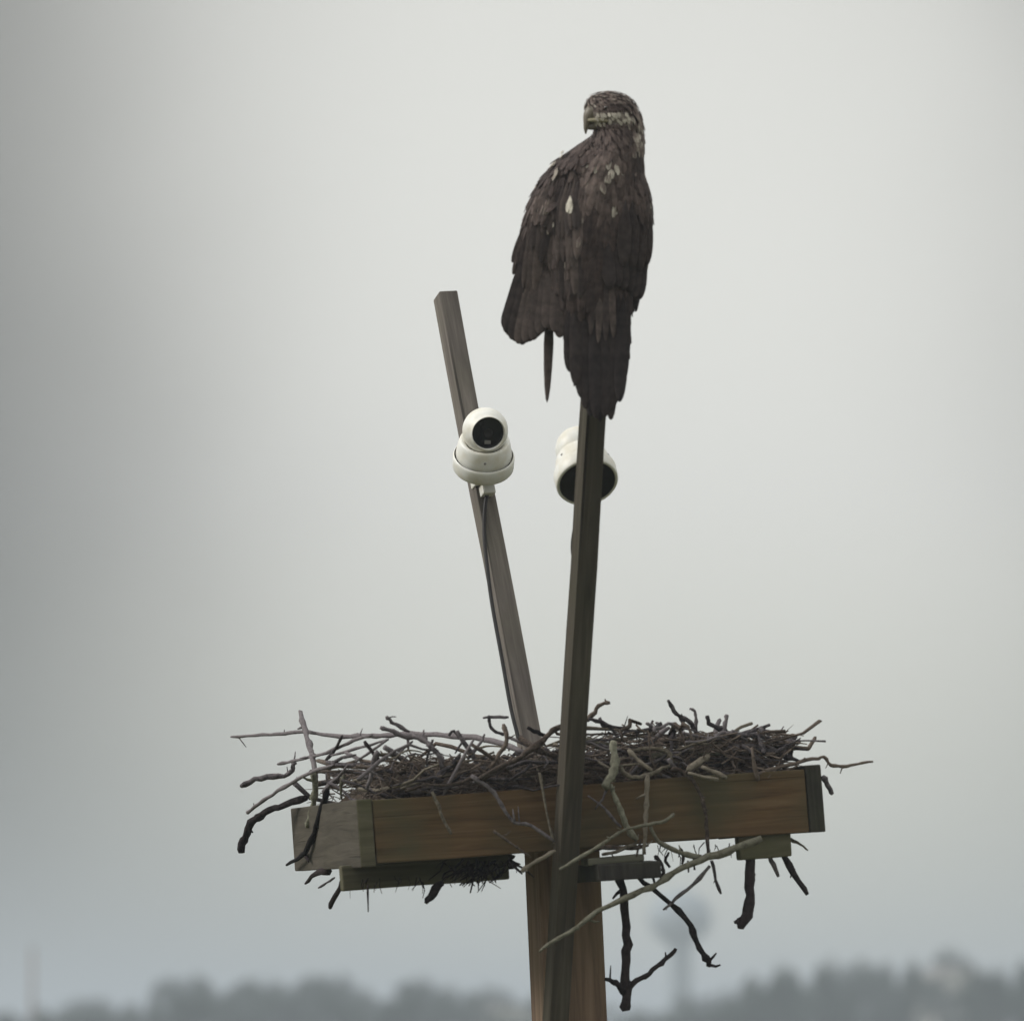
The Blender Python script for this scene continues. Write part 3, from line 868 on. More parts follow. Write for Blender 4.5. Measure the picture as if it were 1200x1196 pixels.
EY = n_top.y - 0.075
def e(px, py, dy=0.0): return at(px, py, EY + dy)
ES = EY / F                                  # metres per pixel there
eagle = empty('eagle', n_top + Vector((0, 0, 0.002)))
WORLD[eagle.name] = Matrix.Translation(eagle.location)
tag(eagle, 'dark brown mottled eagle seen from behind, head turned left, perched on the near pole', 'eagle')

def loft_data(rings, sides=20):
    """rings: (px, py, half width px, half depth m, dy) stacked downwards, ellipses level"""
    vs, fs = [], []
    rs = smooth_path(rings, 3)
    for (px, py, hw, hd, dy) in rs:
        c = e(px, py, dy)
        for k in range(sides):
            a = 2 * math.pi * k / sides
            vs.append(c + Vector((math.cos(a) * max(hw, 0.5) * ES, math.sin(a) * max(hd, 0.003), 0)))
    n = len(rs)
    for i in range(n - 1):
        for k in range(sides):
            a = i * sides + k; b = i * sides + (k + 1) % sides
            fs.append((a, a + sides, b + sides, b))
    fs.append(tuple(range(sides)))
    fs.append(tuple((n - 1) * sides + k for k in range(sides - 1, -1, -1)))
    return vs, fs

def eagle_body():
    parts = []
    parts.append(loft_data([(722, 140, 22, .05, 0), (724, 158, 29, .062, 0), (721, 174, 33, .075, 0), (712, 192, 42, .092, .005), (704, 212, 51, .105, .01), (696, 240, 58, .118, .015), (691, 275, 60, .122, .015),
                             (689, 310, 57, .115, .01), (689, 345, 50, .10, 0), (692, 380, 40, .075, -.01), (694, 405, 28, .045, -.02)]))
    parts.append(loft_data([(668, 185, 8, .03, 0), (660, 197, 14, .05, 0), (651, 216, 19, .065, 0), (643, 246, 24, .075, 0), (637, 280, 26, .07, 0), (629, 315, 21, .06, 0), (620, 350, 19, .045, 0), (612, 378, 13, .03, 0), (607, 393, 7, .015, 0)]))
    parts.append(loft_data([(708, 160, 14, .04, 0), (697, 174, 23, .055, 0), (687, 187, 31, .07, 0), (680, 202, 36, .08, 0), (676, 225, 34, .08, 0)]))
    parts.append(loft_data([(734, 182, 8, .04, 0), (739, 200, 14, .055, 0), (743, 225, 17, .07, 0), (745, 255, 17, .075, 0), (744, 285, 16, .065, 0), (742, 312, 13, .05, 0), (742, 335, 8, .03, 0), (744, 346, 4, .012, 0)]))
    parts.append(loft_data([(696, 320, 42, .05, -.04), (697, 360, 42, .035, -.05), (699, 395, 38, .022, -.055), (702, 425, 31, .014, -.055), (706, 452, 21, .010, -.055), (708, 472, 10, .007, -.055)]))
    # head: crown, cheeks and brow as stacked level rings, longer towards the face on the left
    parts.append(loft_data([(715, 108.5, 6, .012, -.01), (713, 112, 20, .030, -.01), (714, 119, 28, .040, -.012), (716, 128, 31, .045, -.014), (718, 138, 32, .048, -.014), (723, 147, 29, .048, -.008), (726, 158, 28, .05, 0), (729, 172, 26, .05, 0)]))
    vs, fs = [], []
    for v, f in parts:
        o = len(vs); vs += v; fs += [tuple(i + o for i in q) for q in f]
    me = from_py('body_raw', vs, fs)
    bm = bmesh.new(); bm.from_mesh(me); bmesh.ops.recalc_face_normals(bm, faces=bm.faces); bm.to_mesh(me); bm.free()
    tmp = bpy.data.objects.new('tmp', me); col.objects.link(tmp)
    md = tmp.modifiers.new('r', 'REMESH'); md.mode = 'VOXEL'; md.voxel_size = 0.0065
    sm = tmp.modifiers.new('s', 'SMOOTH'); sm.factor = 0.5; sm.iterations = 5
    dg = bpy.context.evaluated_depsgraph_get()
    out = bpy.data.meshes.new_from_object(tmp.evaluated_get(dg))
    bpy.data.objects.remove(tmp); bpy.data.meshes.remove(me)
    out.name = 'body'
    out.polygons.foreach_set('use_smooth', [True] * len(out.polygons))
    return out
def px_of(p):
    d = p - Vector((0, 0, CAM_Z))
    z = d.dot(FW)
    return 600 + F * d.x / z, 598 - F * d.dot(UP) / z

body_me = eagle_body()
at_ = body_me.attributes.new('tint', 'FLOAT', 'POINT')
at_.data.foreach_set('value', [max(0, min(0.8, 0.28 + 0.6 * mnoise.noise(v.co * 26))) for v in body_me.vertices])
for v_ in body_me.vertices:
    x_, y_ = px_of(v_.co)
    if 131 < y_ < 147 and 676 < x_ < 738: at_.data[v_.index].value = 0.85
body_me.materials.clear()
body = link('body', body_me, M_feather, eagle)

def feather_data(root, direc, normal, L, W, tint, curl=0.06, segs=5, blunt=0.7):
    """one feather: blade with a raised shaft; returns verts, faces, tints"""
    direc = direc.normalized()
    side = direc.cross(normal).normalized()
    nrm = side.cross(direc).normalized()
    vs, fs, ts = [], [], []
    n1_ = max(2, segs // 2)
    tl = [blunt * i / n1_ for i in range(n1_)] + [blunt + (1 - blunt) * math.sin(math.pi / 2 * i / (segs - n1_)) for i in range(segs - n1_ + 1)]
    for i in range(segs + 1):
        t = tl[i]
        w = W * (0.10 + 0.90 * min(1, t / 0.4)) * (1 if t < blunt else math.sqrt(max(0, 1 - ((t - blunt) / (1 - blunt)) ** 2)))
        c = root + direc * (L * t) - nrm * (curl * L * t * t)
        for k, s in enumerate((-1, 0, 1)):
            vs.append(c + side * (s * max(w, 0.0006) / 2) + nrm * (0.10 * W if s == 0 else 0))
            ts.append(max(0, min(1, tint + (0.0 if s == 0 else 0.07) + (0.06 * t))))
    for i in range(segs):
        for k in range(2):
            a = i * 3 + k
            fs.append((a, a + 1, a + 4, a + 3))
    return vs, fs, ts

bvh = BVHTree.FromPolygons([v.co.copy() for v in body_me.vertices], [tuple(p.vertices) for p in body_me.polygons])
def plumage():
    polys = body_me.polygons
    areas = []; tot = 0
    for p in polys:
        tot += p.area; areas.append(tot)
    import bisect
    V, Fs, TT = [], [], []
    def put(p, n, px, py, tint, scale=1.0, over=0.0, wf=0.62):
        if py < 172 and px > 676:                      # head and nape
            d = Vector((0.9, 0.1, -0.55 - 0.03 * (py - 108))) ; L = 0.022; W = 0.011
            if px > 735: d = Vector((0.35, 0, -1)); L = 0.034
            if py > 150: L = 0.036; W = 0.014
        else:
            d = Vector(((-0.30 if px < 660 else (0.05 if px > 720 else -0.12)) + rnd.gauss(0, .12), 0, -1))
            L = 0.042 + 0.03 * min(1, max(0, (py - 175) / 120)); W = 0.022 + 0.010 * min(1, max(0, (py - 175) / 120))
            if py > 345: L = 0.05; W = 0.016
        L *= scale * rnd.uniform(0.8, 1.2); W *= scale * rnd.uniform(0.85, 1.15)
        d = d - n * d.dot(n)
        if d.length < 0.05: d = Vector((0, 0, -1))
        d.normalize()
        d = (d + n * rnd.uniform(0.03, 0.16)).normalized()
        v, f, t = feather_data(p + n * (0.001 + over), d, n, L, W * wf, tint, curl=0.10, blunt=0.42)
        o = len(V)
        V.extend(v); Fs.extend(tuple(i + o for i in q) for q in f); TT.extend(t)
    for k in range(5200):
        i = bisect.bisect(areas, rnd.random() * tot); i = min(i, len(polys) - 1)
        p = polys[i]; c = p.center; n = p.normal
        px, py = px_of(c)
        if py > 440 or (py > 360 and px < 662) or (py > 335 and px > 735) or (py > 380 and px < 672): continue
        if py < 172 and px > 676: continue             # head is done below
        if n.z < -0.5 and py > 330: continue
        tint = 0.22 + 0.28 * rnd.random()
        tint += 0.42 * mnoise.noise(c * 17)
        tint = min(tint, 0.74)
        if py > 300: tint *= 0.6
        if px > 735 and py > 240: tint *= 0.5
        # pale buff cheek of the young bird, dark crown and eye stripe
        if py < 172 and px > 676:
            tint = 0.30 + 0.3 * rnd.random()
            if 131 < py < 147 and px < 742: tint = 0.86 + 0.09 * rnd.random()
            elif py >= 147 and px > 742: tint = 0.6 + 0.25 * rnd.random()
            elif py >= 147: tint = 0.22 + 0.25 * rnd.random()
        elif rnd.random() < 0.03 and 180 < py < 290: tint = 0.74 + 0.10 * rnd.random()
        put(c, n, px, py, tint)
    for k in range(11000):                              # short dense feathers of head and nape
        i = min(bisect.bisect(areas, rnd.random() * tot), len(polys) - 1)
        p = polys[i]; c = p.center; px, py = px_of(c)
        if py > 176 or px < 676: continue
        if px < 697 and 124 < py < 150: continue
        if py < 130: tint = 0.58 + 0.22 * rnd.random() - (0.34 if (708 < px < 732 and py > 121) else 0)
        elif py < 131: continue
        elif py < 144: tint = (0.845 + 0.02 * rnd.random()) if px < 735 else 0.66 + 0.16 * rnd.random()
        elif px > 740: tint = 0.68 + 0.15 * rnd.random()
        else: tint = 0.34 + 0.22 * rnd.random()
        put(c, p.normal, px, py, max(0.02, tint), 0.60, 0.0015 + (0.004 if 131 < py < 147 else 0), 1.1 if 131 < py < 147 else 0.75)
    # pale spots that the photograph shows
    for (px, py, tint, sc, nn) in ((671, 234, 1.0, 0.62, 6), (646, 263, 0.84, 0.3, 1), (652, 264, 0.86, 0.3, 1), (641, 265, 0.8, 0.3, 1), (717, 200, 0.84, 0.5, 3), (721, 196, 0.85, 0.4, 3), (713, 205, 0.80, 0.5, 4), (664, 183, 0.86, 0.35, 4), (654, 192, 0.83, 0.4, 4), (657, 200, 0.8, 0.5, 3),
                                   (643, 240, 0.76, 0.5, 2), (708, 215, 0.78, 0.5, 3), (680, 275, 0.76, 0.5, 1), (640, 335, 0.76, 0.5, 2), (730, 262, 0.7, 0.5, 2)):
        a = e(px, py, -0.6); r = bvh.ray_cast(a, (a - Vector((0, 0, CAM_Z))).normalized())
        if r[0] is None: continue
        for k in range(nn):
            put(r[0] + Vector((rnd.uniform(-.004, .004), 0, rnd.uniform(-.006, .006))), r[1], px, py, tint, sc, 0.010, 0.8)
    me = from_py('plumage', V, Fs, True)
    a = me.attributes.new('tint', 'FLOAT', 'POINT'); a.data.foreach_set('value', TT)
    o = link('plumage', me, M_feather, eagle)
    tag(o, kind='stuff')
plumage()

def flight(name, r0, r1, W, tint, dy0, dy1, curl=0.02, blunt=0.62):
    p0 = e(r0[0], r0[1], dy0); p1 = e(r1[0], r1[1], dy1)
    d = p1 - p0
    n = Vector((0, -1, 0)); n = (n - d.normalized() * n.dot(d.normalized())).normalized()
    v, f, t = feather_data(Vector((0, 0, 0)), d, n, d.length, W, tint, curl, 10, blunt)
    me = from_py(name, v, f)
    a = me.attributes.new('tint', 'FLOAT', 'POINT'); a.data.foreach_set('value', t)
    return link(name, me, M_flight, eagle, Matrix.Translation(p0))

# left wing: primaries and secondaries, outermost lowest layer
tips = [(591, 386), (594, 393), (600, 399), (606, 403), (613, 402), (620, 399), (627, 396), (633, 391), (639, 384), (648, 388), (656, 397)]
nt_ = 17
for i in range(nt_):
    k = i / (nt_ - 1)
    j = k * (len(tips) - 1); a = int(min(j, len(tips) - 2)); fr = j - a
    tp = (tips[a][0] * (1 - fr) + tips[a + 1][0] * fr, tips[a][1] * (1 - fr) + tips[a + 1][1] * fr + rnd.uniform(-2, 2))
    flight('wing_feather', (626 + 30 * k, 272 + 12 * k), tp, 0.033, 0.2 + 0.45 * rnd.random(), -0.055, -0.045 - 0.0025 * i - 0.004 * (i % 2), 0.02, 0.86)
for row, (yr, yt, n_) in enumerate(((255, 348, 13), (228, 308, 12), (210, 272, 10))):
    for i in range(n_):
        k = i / (n_ - 1)
        x0_ = 624 + 9 * row + (56 - 10 * row) * k
        tp = (x0_ - 14 * (1 - k) - 2 + rnd.uniform(-2, 2), yt + (8 * math.sin(k * 3)) + rnd.uniform(-7, 7) - (14 * (1 - k) ** 2))
        a = e(x0_, yr, -0.6); r_ = bvh.ray_cast(a, (a - Vector((0, 0, CAM_Z))).normalized())
        b = e(tp[0], tp[1], -0.6); r2_ = bvh.ray_cast(b, (b - Vector((0, 0, CAM_Z))).normalized())
        d0 = (r_[0].y - EY if r_[0] else -0.06) - 0.006
        d1 = (r2_[0].y - EY if r2_[0] else d0) - 0.012 - 0.003 * (i % 2)
        flight('covert_feather', (x0_, yr), tp, 0.028, 0.30 + 0.40 * rnd.random(), d0, d1, 0.0, 0.5)
for i, tp in enumerate([(600, 308), (601, 322), (604, 312)]):
    flight('covert_feather', (630 + i, 238), tp, 0.024, 0.5, -0.04, -0.02 - 0.01 * i, 0.02, 0.6)
# right wing
for i, tp in enumerate([(749, 351), (744, 349), (738, 343), (731, 340), (724, 336), (716, 338)]):
    flight('wing_feather', (752 - 9 * i, 262 + 2 * i), tp, 0.036, 0.15 + 0.2 * rnd.random(), -0.04 - 0.012 * i, -0.06 - 0.010 * i, 0.02, 0.7)
for i, tp in enumerate([(757, 312), (750, 318), (741, 315), (731, 312)]):
    flight('covert_feather', (757 - 8 * i, 235), tp, 0.036, 0.25 + 0.25 * rnd.random(), -0.045 - 0.018 * i, -0.055 - 0.015 * i, 0.02, 0.6)
# tail fan
tt = [(668, 436), (675, 452), (681, 466), (686, 479), (692, 488), (698, 490), (703, 494), (709, 489), (716, 492), (718, 480), (721, 473), (726, 471), (727, 455)]
for i, tp in enumerate(tt):
    k = i / (len(tt) - 1)
    flight('tail_feather', (668 + 68 * k, 345), tp, 0.032, 0.02 + 0.20 * rnd.random(), -0.085, -0.085 - 0.010 * (i % 2) - 0.004 * (i % 3), 0.01, 0.74)
for i, tp in enumerate([(692, 392), (701, 402), (710, 400), (719, 396)]):
    flight('tail_covert', (698 + 6 * i, 318), tp, 0.017, 0.42 + 0.16 * (i % 2), -0.10, -0.10, 0.01, 0.6)
# one loose feather hanging straight down
lf = flight('loose_feather', (645, 330), (641, 472), 0.026, 0.62, -0.03, -0.03, 0.0, 0.3)
lf['label'] = 'single narrow wing feather hanging straight down'

# beak
bp = smooth_path([(703, 131, 11.5, -.020), (696, 131, 10.5, -.026), (691, 136, 8, -.030), (688, 145, 4.6, -.032), (686.5, 151, 2.6, -.033), (686.5, 157, 0.8, -.033)], 3)
vs, fs = tube_data([e(a, b, d) for a, b, r, d in bp], [r * ES for a, b, r, d in bp], 12)
beak = link('beak', from_py('beak', vs, fs), M_beak, eagle)
gp = smooth_path([(688, 141, 1.6, -.038), (694, 141, 2.6, -.046), (704, 141.5, 2.6, -.052), (714, 142.5, 1.8, -.056)], 3)
vs, fs = tube_data([e(a, b, d) for a, b, r, d in gp], [r * ES for a, b, r, d in gp], 8)
link('gape', from_py('gape', vs, fs), mat('yellowish_gape', (0.25, 0.225, 0.15), 0.6)[0], beak)
mp_ = smooth_path([(706, 146, 7, -.022), (697, 147.5, 5.5, -.028), (690, 149.5, 3.0, -.031), (687.5, 151, 1.2, -.032)], 3)
vs, fs = tube_data([e(a, b, d) for a, b, r, d in mp_], [r * ES for a, b, r, d in mp_], 10)
link('lower_mandible', from_py('lower_mandible', vs, fs), M_beak, beak)
a = e(711, 126.5, -0.6); r = bvh.ray_cast(a, (a - Vector((0, 0, CAM_Z))).normalized())
bm = bmesh.new(); bmesh.ops.create_uvsphere(bm, u_segments=16, v_segments=10, radius=0.0075)
me = bpy.data.meshes.new('eye'); bm.to_mesh(me); bm.free()
me.polygons.foreach_set('use_smooth', [True] * len(me.polygons))
link('eye', me, M_eye, eagle, Matrix.Translation(r[0] + Vector((0, 0.003, 0))))

# legs and feet on the pole top
for s in (-1, 1):
    hip = e(696 + s * 14, 385, 0.02); ank = n_top + Vector((s * 0.013, 0.0, 0.020))
    P = smooth_path([tuple(hip) + (0.032,), tuple(hip.lerp(ank, 0.5)) + (0.020,), tuple(ank) + (0.0095,)], 4)
    vs, fs = tube_data([p[:3] for p in P], [p[3] for p in P], 10)
    me = from_py('leg', vs, fs)
    me.attributes.new('tint', 'FLOAT', 'POINT').data.foreach_set('value', [0.3] * len(me.vertices))
    leg = link('leg', me, M_feather, eagle)
    fv, ff, tv, tf = [], [], [], []
    for (ax, ay) in ((s * 0.5, 1), (s * 1.0, 0.25), (-s * 0.1, 1), (0, -1)):
        d = Vector((ax, ay, 0)).normalized()
        reach = 0.020
        p = [ank + Vector((0, 0, 0.0)), ank + d * reach * 0.6 + Vector((0, 0, -0.008)), ank + d * reach * 1.15 + Vector((0, 0, -0.014)), ank + d * reach * 1.5 + Vector((0, 0, -0.034))]
        v, f = tube_data(p, [0.010, 0.0085, 0.008, 0.006], 8)
        o = len(fv); fv += v; ff += [tuple(i + o for i in q) for q in f]
        c = [p[3], p[3] + d * 0.005 + Vector((0, 0, -0.012)), p[3] - d * 0.002 + Vector((0, 0, -0.025))]
        v, f = tube_data(c, [0.005, 0.0035, 0.0006], 6)
        o = len(tv); tv += v; tf += [tuple(i + o for i in q) for q in f]
    foot_o = link('foot', from_py('foot', fv, ff), M_foot, leg)
    link('talons', from_py('talons', tv, tf), M_talon, foot_o)

# ------------------------------------------------------------------ far shore: trees, houses, mast, water tower
def leaf_material(name, c0, c1):
    m, t, b = mat(name, c0, 0.8, 0.2)
    a = N(t, 'ShaderNodeAttribute'); a.attribute_name = 'tint'
    t.links.new(ramp(t, [(0.0, c0), (1.0, c1)], a.outputs['Fac']), b.inputs['Base Color'])
    return m
M_leaf = leaf_material('foliage', (0.024, 0.038, 0.026), (0.055, 0.080, 0.050))
M_trunk = bark('tree_bark', (0.03, 0.025, 0.02), (0.09, 0.075, 0.06))

def tree_meshes(seed, conifer=False):
    r = random.Random(seed)
    vs, fs = tube_data([(0, 0, -0.03), (0.01, 0, 0.25), (-0.01, 0.01, 0.55), (0, 0, 0.9)], [0.03, 0.022, 0.014, 0.004], 7)
    tips = []
    for k in range(13):
        z = r.uniform(0.16, 0.8); a = r.uniform(0, 6.283)
        rad = (0.30 * (1 - z) + 0.05) if conifer else 0.34 * math.sqrt(max(0.05, 1 - ((z - 0.45) / 0.52) ** 2))
        tip = Vector((math.cos(a) * rad, math.sin(a) * rad, z + (0.0 if conifer else 0.12) + r.uniform(-.03, .05)))
        v, f = tube_data([(0, 0, z - 0.05), tuple(tip * 0.5 + Vector((0, 0, z * 0.5 - 0.01))), tuple(tip)], [0.010, 0.006, 0.002], 5)
        o = len(vs); vs += v; fs += [tuple(i + o for i in q) for q in f]
        tips.append(tip)
    tips.append(Vector((0, 0, 0.9))); tips.append(Vector((0.05, 0, 0.8)))
    trunk = from_py('trunk', vs, fs)
    V, Fc, T_ = [], [], []
    for tip in tips + [t_ * 0.62 + Vector((0, 0, 0.38 * t_.z)) for t_ in tips]:
        shade = r.uniform(0.1, 0.9)
        cr = r.uniform(0.09, 0.16) * (0.7 if conifer else 1)
        for k in range(80):
            d = Vector((r.gauss(0, 1), r.gauss(0, 1), r.gauss(0, 0.8))).normalized() * cr * r.uniform(0.3, 1.05)
            c = tip + d
            s = r.uniform(0.012, 0.028)
            q = Quaternion((r.gauss(0, 1), r.gauss(0, 1), r.gauss(0, 1), r.gauss(0, 1))).normalized()
            o = len(V)
            for x, y in ((-1, 0), (0, -.55), (1, 0), (0, .55)):
                V.append(c + q @ Vector((x * s, y * s, 0.2 * s * abs(x)))); T_.append(max(0, min(1, shade + r.uniform(-.2, .2))))
            Fc.append((o, o + 1, o + 2, o + 3))
    crown = from_py('crown', V, Fc, False)
    crown.attributes.new('tint', 'FLOAT', 'POINT').data.foreach_set('value', T_)
    return trunk, crown
variants = [tree_meshes(s, s % 4 == 3) for s in range(100, 107)]

def tree(px, py, Y, width_px, label, group, k=None):
    """broad tree whose top shows at (px, py)"""
    top = at(px, py, Y)
    h = top.z / 0.985
    w = width_px / F * Y / 0.72
    tr, cr = variants[rnd.randrange(len(variants)) if k is None else k]
    root = empty('tree', (top.x, Y, 0))
    P = Matrix.Translation(root.location); WORLD[root.name] = P
    tag(root, label, 'tree', group)
    M = P @ Matrix.Rotation(rnd.uniform(0, 6.28), 4, 'Z') @ Matrix.Diagonal((w, w, h, 1))
    link('trunk', tr, M_trunk, root, M); link('crown', cr, M_leaf, root, M)
    return root

prof = [(-60, 1180), (40, 1182), (80, 1172), (150, 1172), (180, 1166), (205, 1151), (240, 1152), (300, 1156), (345, 1149), (400, 1147), (430, 1163), (468, 1150), (492, 1148), (520, 1157), (560, 1160), (600, 1160),
        (640, 1168), (720, 1180), (790, 1183), (850, 1160), (880, 1148), (930, 1138), (980, 1132), (1050, 1126), (1110, 1118), (1150, 1138), (1172, 1138), (1200, 1124), (1280, 1122)]
def skyline(px):
    for (a, ya), (b, yb) in zip(prof, prof[1:]):
        if a <= px <= b: return ya + (yb - ya) * (px - a) / (b - a)
    return prof[-1][1] if px > 0 else prof[0][1]
SECT = [(-80, 28, 'low hazy tree left of the thin mast', 'far trees left of the mast'),
        (28, 100, 'low hazy tree at the foot of the thin mast', 'far trees at the mast'),
        (100, 190, 'low hazy tree between the mast and the first taller clump', 'far trees right of the mast'),
        (190, 325, 'hazy blurred tree in the first clump right of the mast', 'far trees in the first clump'),
        (325, 425, 'hazy blurred tree on the skyline below the left end of the platform', 'far trees below the left board'),
        (425, 540, 'hazy blurred tree below the middle of the mossy joist', 'far trees below the joist'),
        (540, 640, 'hazy blurred tree beside the small pale house left of the post', 'far trees left of the post'),
        (640, 730, 'low hazy tree at the right edge of the post', 'far trees right of the post'),
        (730, 850, 'low hazy tree at the foot of the water tower', 'far trees below the water tower'),
        (850, 960, 'hazy tree on the lower left slope of the wooded rise', 'far trees on the slope of the rise'),
        (960, 1085, 'hazy tree along the middle of the wooded rise', 'far trees on the rise'),
        (1085, 1145, 'hazy tree close round the pale house gable', 'far trees round the house'),
        (1145, 1300, 'hazy tree at the far right edge of the wooded rise', 'far trees at the right edge')]
def sect(px):
    for a, b, l, g in SECT:
        if a <= px < b: return l, g
    return SECT[-1][2:]
peaks = [-40, 10, 45, 84, 118, 150, 178, 207, 240, 272, 302, 345, 372, 402, 436, 470, 494, 524, 556, 590, 625, 660, 700, 740, 780, 822, 850, 880, 908, 936, 962, 990, 1018, 1046, 1074, 1102, 1128, 1152, 1176, 1202, 1235]
for px in peaks:
    Y = 500 + rnd.uniform(-60, 60) if px < 850 else 440 + rnd.uniform(-60, 40)
    l, g = sect(px)
    if 1085 < px < 1140 or 570 < px < 610: Y = 545
    tree(px + rnd.uniform(-5, 5), skyline(px) + rnd.uniform(-2, 3), Y, rnd.uniform(58, 84), l, g)
for px in range(-40, 1260, 42):        # a second row in front of the gaps, lower
    Y = 420 + rnd.uniform(-40, 40)
    l, g = sect(px)
    dip = 8 if abs(px - 1113) < 36 else (22 if abs(px - 586) < 30 else 0)
    tree(px + rnd.uniform(-12, 12), min(1192, skyline(px) + rnd.uniform(14, 24) + dip), Y, rnd.uniform(60, 90), l, g)

# the wood goes on to both sides beyond the view, one mass
def side_wood():
    import numpy as np
    V, Fq, T_, off = [], [], [], 0
    base_ = []
    for tr, cr in variants:
        co = np.empty(len(cr.vertices) * 3); cr.vertices.foreach_get('co', co)
        tv = np.empty(len(cr.vertices)); cr.attributes['tint'].data.foreach_get('value', tv)
        base_.append((co.reshape(-1, 3), tv))
    r = random.Random(5)
    for side in (-1, 1):
        for k in range(46):
            px = (-110 - k * 42) if side < 0 else (1310 + k * 42)
            px += r.uniform(-14, 14); Y = r.uniform(420, 540)
            top = at(px, (1172 if side < 0 else 1128) + r.uniform(-12, 14), Y)
            w = r.uniform(60, 95) / F * Y / 0.72; h = top.z
            co, tv = base_[r.randrange(len(base_))]
            a = r.uniform(0, 6.28); ca, sa = math.cos(a), math.sin(a)
            q = np.stack([(co[:, 0] * ca - co[:, 1] * sa) * w + top.x, (co[:, 0] * sa + co[:, 1] * ca) * w + Y, co[:, 2] * h], 1)
            V.append(q); T_.append(tv); n = len(q)
            Fq.append(np.arange(n).reshape(-1, 4) + off); off += n
    V = np.concatenate(V); Fq = np.concatenate(Fq); T_ = np.concatenate(T_)
    me = bpy.data.meshes.new('far_wood')
    me.vertices.add(len(V)); me.vertices.foreach_set('co', V.ravel())
    me.loops.add(Fq.size); me.loops.foreach_set('vertex_index', Fq.ravel())
    me.polygons.add(len(Fq)); me.polygons.foreach_set('loop_start', np.arange(0, Fq.size, 4)); me.polygons.foreach_set('loop_total', np.full(len(Fq), 4))
    me.update(calc_edges=True)
    me.attributes.new('tint', 'FLOAT', 'POINT').data.foreach_set('value', T_)
    tag(link('far_wood', me, M_leaf), 'hazy wood continuing along the far shore', 'wood', kind='stuff')
side_wood()

# undergrowth
def scrub():
    V, Fc, T_ = [], [], []
    for k in range(9000):
        px = rnd.uniform(-80, 1280); Y = rnd.uniform(395, 560)
        x = at(px, 1190, Y).x
        z = rnd.random() * 3.4
        s = rnd.uniform(0.2, 0.55); c = Vector((x, Y, z))
        q = Quaternion((rnd.gauss(0, 1), rnd.gauss(0, 1), rnd.gauss(0, 1), rnd.gauss(0, 1))).normalized()
        o = len(V); sh = rnd.random()
        for a, b in ((-1, 0), (0, -.6), (1, 0), (0, .6)):
            V.append(c + q @ Vector((a * s, b * s, 0))); T_.append(sh)
        Fc.append((o, o + 1, o + 2, o + 3))
    me = from_py('scrub', V, Fc, False)
    me.attributes.new('tint', 'FLOAT', 'POINT').data.foreach_set('value', T_)
    tag(link('scrub', me, M_leaf), 'low scrub under the far trees', 'scrub', kind='stuff')
scrub()

# houses among the trees, only a pale gable of each shows
M_wall = plastic('painted_siding', (0.72, 0.71, 0.68), 0.7, 0.12)
M_roof = bark('roof_shingle', (0.10, 0.095, 0.09), (0.20, 0.19, 0.18))
M_pane = mat('window_pane', (0.03, 0.035, 0.04), 0.15, 0.5)[0]
def house(px, py_eave, Y, w, d, hroof, label):
    pe = at(px, py_eave, Y); h = pe.z
    root = empty('house', (pe.x, Y, 0)); WORLD[root.name] = Matrix.Translation(root.location)
    tag(root, label, 'house')
    P = WORLD[root.name] @ Matrix.Rotation(R(12), 4, 'Z')
    vs = [(-w / 2, -d / 2, -0.3), (w / 2, -d / 2, -0.3), (w / 2, d / 2, -0.3), (-w / 2, d / 2, -0.3), (-w / 2, -d / 2, h), (w / 2, -d / 2, h), (w / 2, d / 2, h), (-w / 2, d / 2, h), (0, -d / 2, h + hroof), (0, d / 2, h + hroof)]
    fs = [(0, 1, 5, 8, 4), (2, 3, 7, 9, 6), (1, 2, 6, 5), (3, 0, 4, 7)]
    link('wall', from_py('wall', vs, fs, False), M_wall, root, P)
    ov = 0.3
    for s in (-1, 1):
        n = Vector((s * hroof, 0, w / 2)).normalized() * 0.12
        a = [Vector((0, -d / 2 - ov, h + hroof)), Vector((s * (w / 2 + ov), -d / 2 - ov, h - ov * 2 * hroof / w)), Vector((s * (w / 2 + ov), d / 2 + ov, h - ov * 2 * hroof / w)), Vector((0, d / 2 + ov, h + hroof))]
        v = [p + n * 0.1 for p in a] + [p + n * 1.1 for p in a]
        link('roof', from_py('roof', v, [(0, 1, 2, 3), (7, 6, 5, 4), (0, 4, 5, 1), (1, 5, 6, 2), (2, 6, 7, 3), (3, 7, 4, 0)], False), M_roof, root, P)
    for x in (-w * 0.24, w * 0.24):
        for z in (h * 0.42, h * 0.80):
            wn_ = link('window', box_mesh('window', 0.9, 0.10, 1.2, bev=0), M_wall, root, P @ Matrix.Translation((x, -d / 2 - 0.03, z)))
            link('pane', box_mesh('pane', 0.72, 0.04, 1.02, bev=0), M_pane, wn_, P @ Matrix.Translation((x, -d / 2 - 0.075, z)))
house(1113, 1150, 486, 4.4, 7, 1.0, 'pale house gable showing between far trees at the lower right')
house(586, 1187, 470, 4.2, 6, 0.6, 'pale small house just left of the post among far trees')

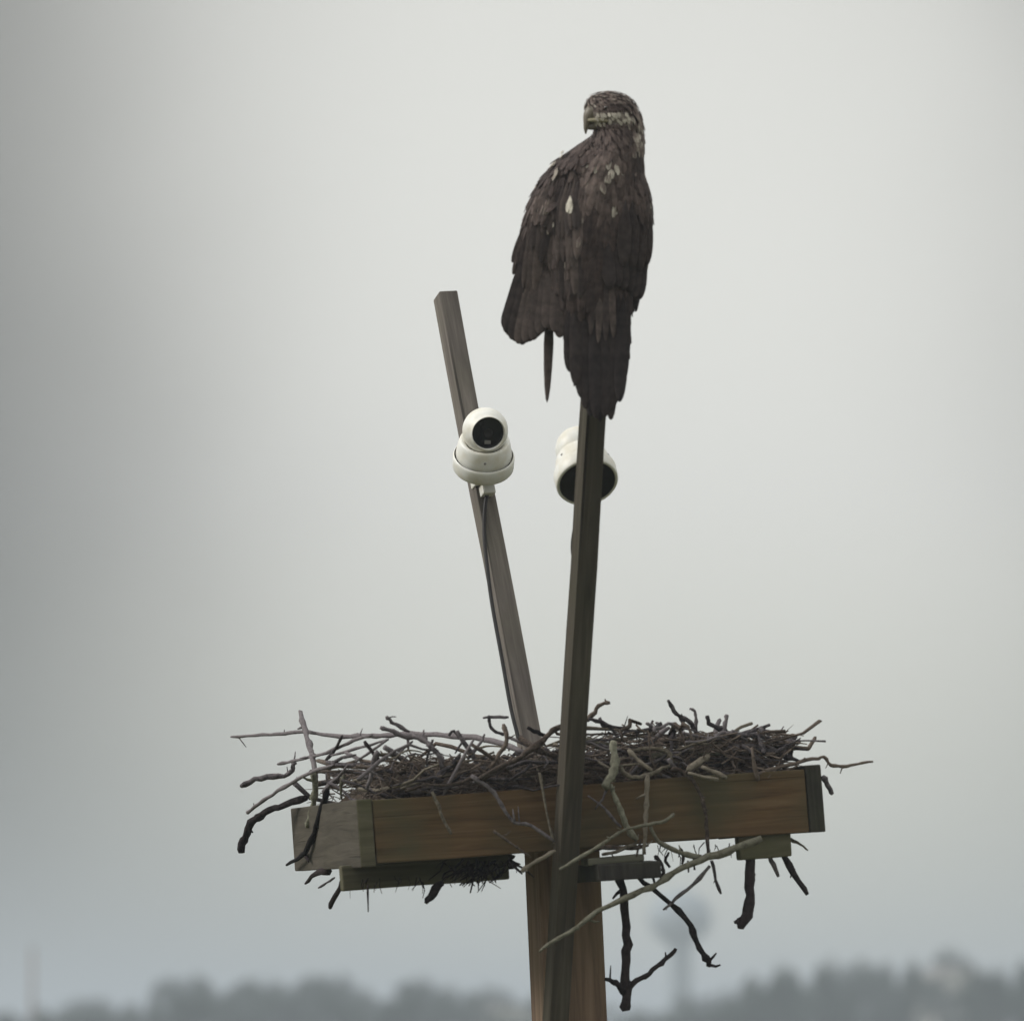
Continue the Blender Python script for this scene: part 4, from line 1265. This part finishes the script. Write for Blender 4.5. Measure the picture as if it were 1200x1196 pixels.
# thin mast at the far left
p = at(38, 1112, 470)
vs, fs = tube_data([(0, 0, -0.2), (0, 0, p.z * 0.5), (0, 0, p.z)], [0.20, 0.16, 0.12], 12)
root = empty('utility_pole', (p.x, 470, 0)); WORLD[root.name] = Matrix.Translation(root.location)
tag(root, 'thin grey mast rising above the far trees at the left edge', 'mast')
link('shaft', from_py('shaft', vs, fs), M_post, root, WORLD[root.name])
vs, fs = lathe_data([(0.0001, 0.25), (0.10, 0.22), (0.15, 0.10), (0.15, 0.0), (0.02, -0.02)], 12)
link('cap', from_py('cap', vs, fs), M_grey, root, Matrix.Translation((p.x, 470, p.z)))

# water tower far beyond
YT = 800
c = at(797, 1074, YT); s = YT / F
root = empty('water_tower', (c.x, YT, 0)); WORLD[root.name] = Matrix.Translation(root.location)
tag(root, 'faint hazy blue water tower seen below the hanging sticks', 'water tower')
M_tank = plastic('pale_blue_paint', (0.36, 0.42, 0.48), 0.6, 0.2)
rt, ht = 38 * s, 32 * s
prof_t = [(rt * math.sin(math.pi * i / 16) + 0.001, c.z - ht * math.cos(math.pi * i / 16)) for i in range(17)]
vs, fs = lathe_data(prof_t, 32)
link('tank', from_py('tank', vs, fs), M_tank, root, WORLD[root.name])
vs, fs = lathe_data([(24 * s, -0.5), (19 * s, 2.5), (14 * s, 6), (13 * s, c.z - ht * 1.2), (18 * s, c.z - ht * 0.92), (26 * s, c.z - ht * 0.75)], 24)
link('stem', from_py('stem', vs, fs), M_tank, root, WORLD[root.name])

# ------------------------------------------------------------------ haze
hm = bpy.data.materials.new('haze_air'); hm.use_nodes = True
t = hm.node_tree; t.nodes.clear()
pv = N(t, 'ShaderNodeVolumePrincipled')
pv.inputs['Color'].default_value = (0.775, 0.867, 0.962, 1)
pv.inputs['Density'].default_value = 0.0012
pv.inputs['Anisotropy'].default_value = 0.0
ho = N(t, 'ShaderNodeOutputMaterial')
t.links.new(pv.outputs[0], ho.inputs['Volume'])
x0, x1, y0, y1, z0, z1 = -4000, 4000, -3600, 3900, -1.6, 23.5
vs = [(x, y, z) for z in (z0, z1) for y in (y0, y1) for x in (x0, x1)]
fs = [(0, 2, 3, 1), (4, 5, 7, 6), (0, 1, 5, 4), (2, 6, 7, 3), (0, 4, 6, 2), (1, 3, 7, 5)]
hz = link('haze', from_py('haze', vs, fs, False), hm)
tag(hz, 'thin pale haze over the whole place', 'haze', kind='stuff')
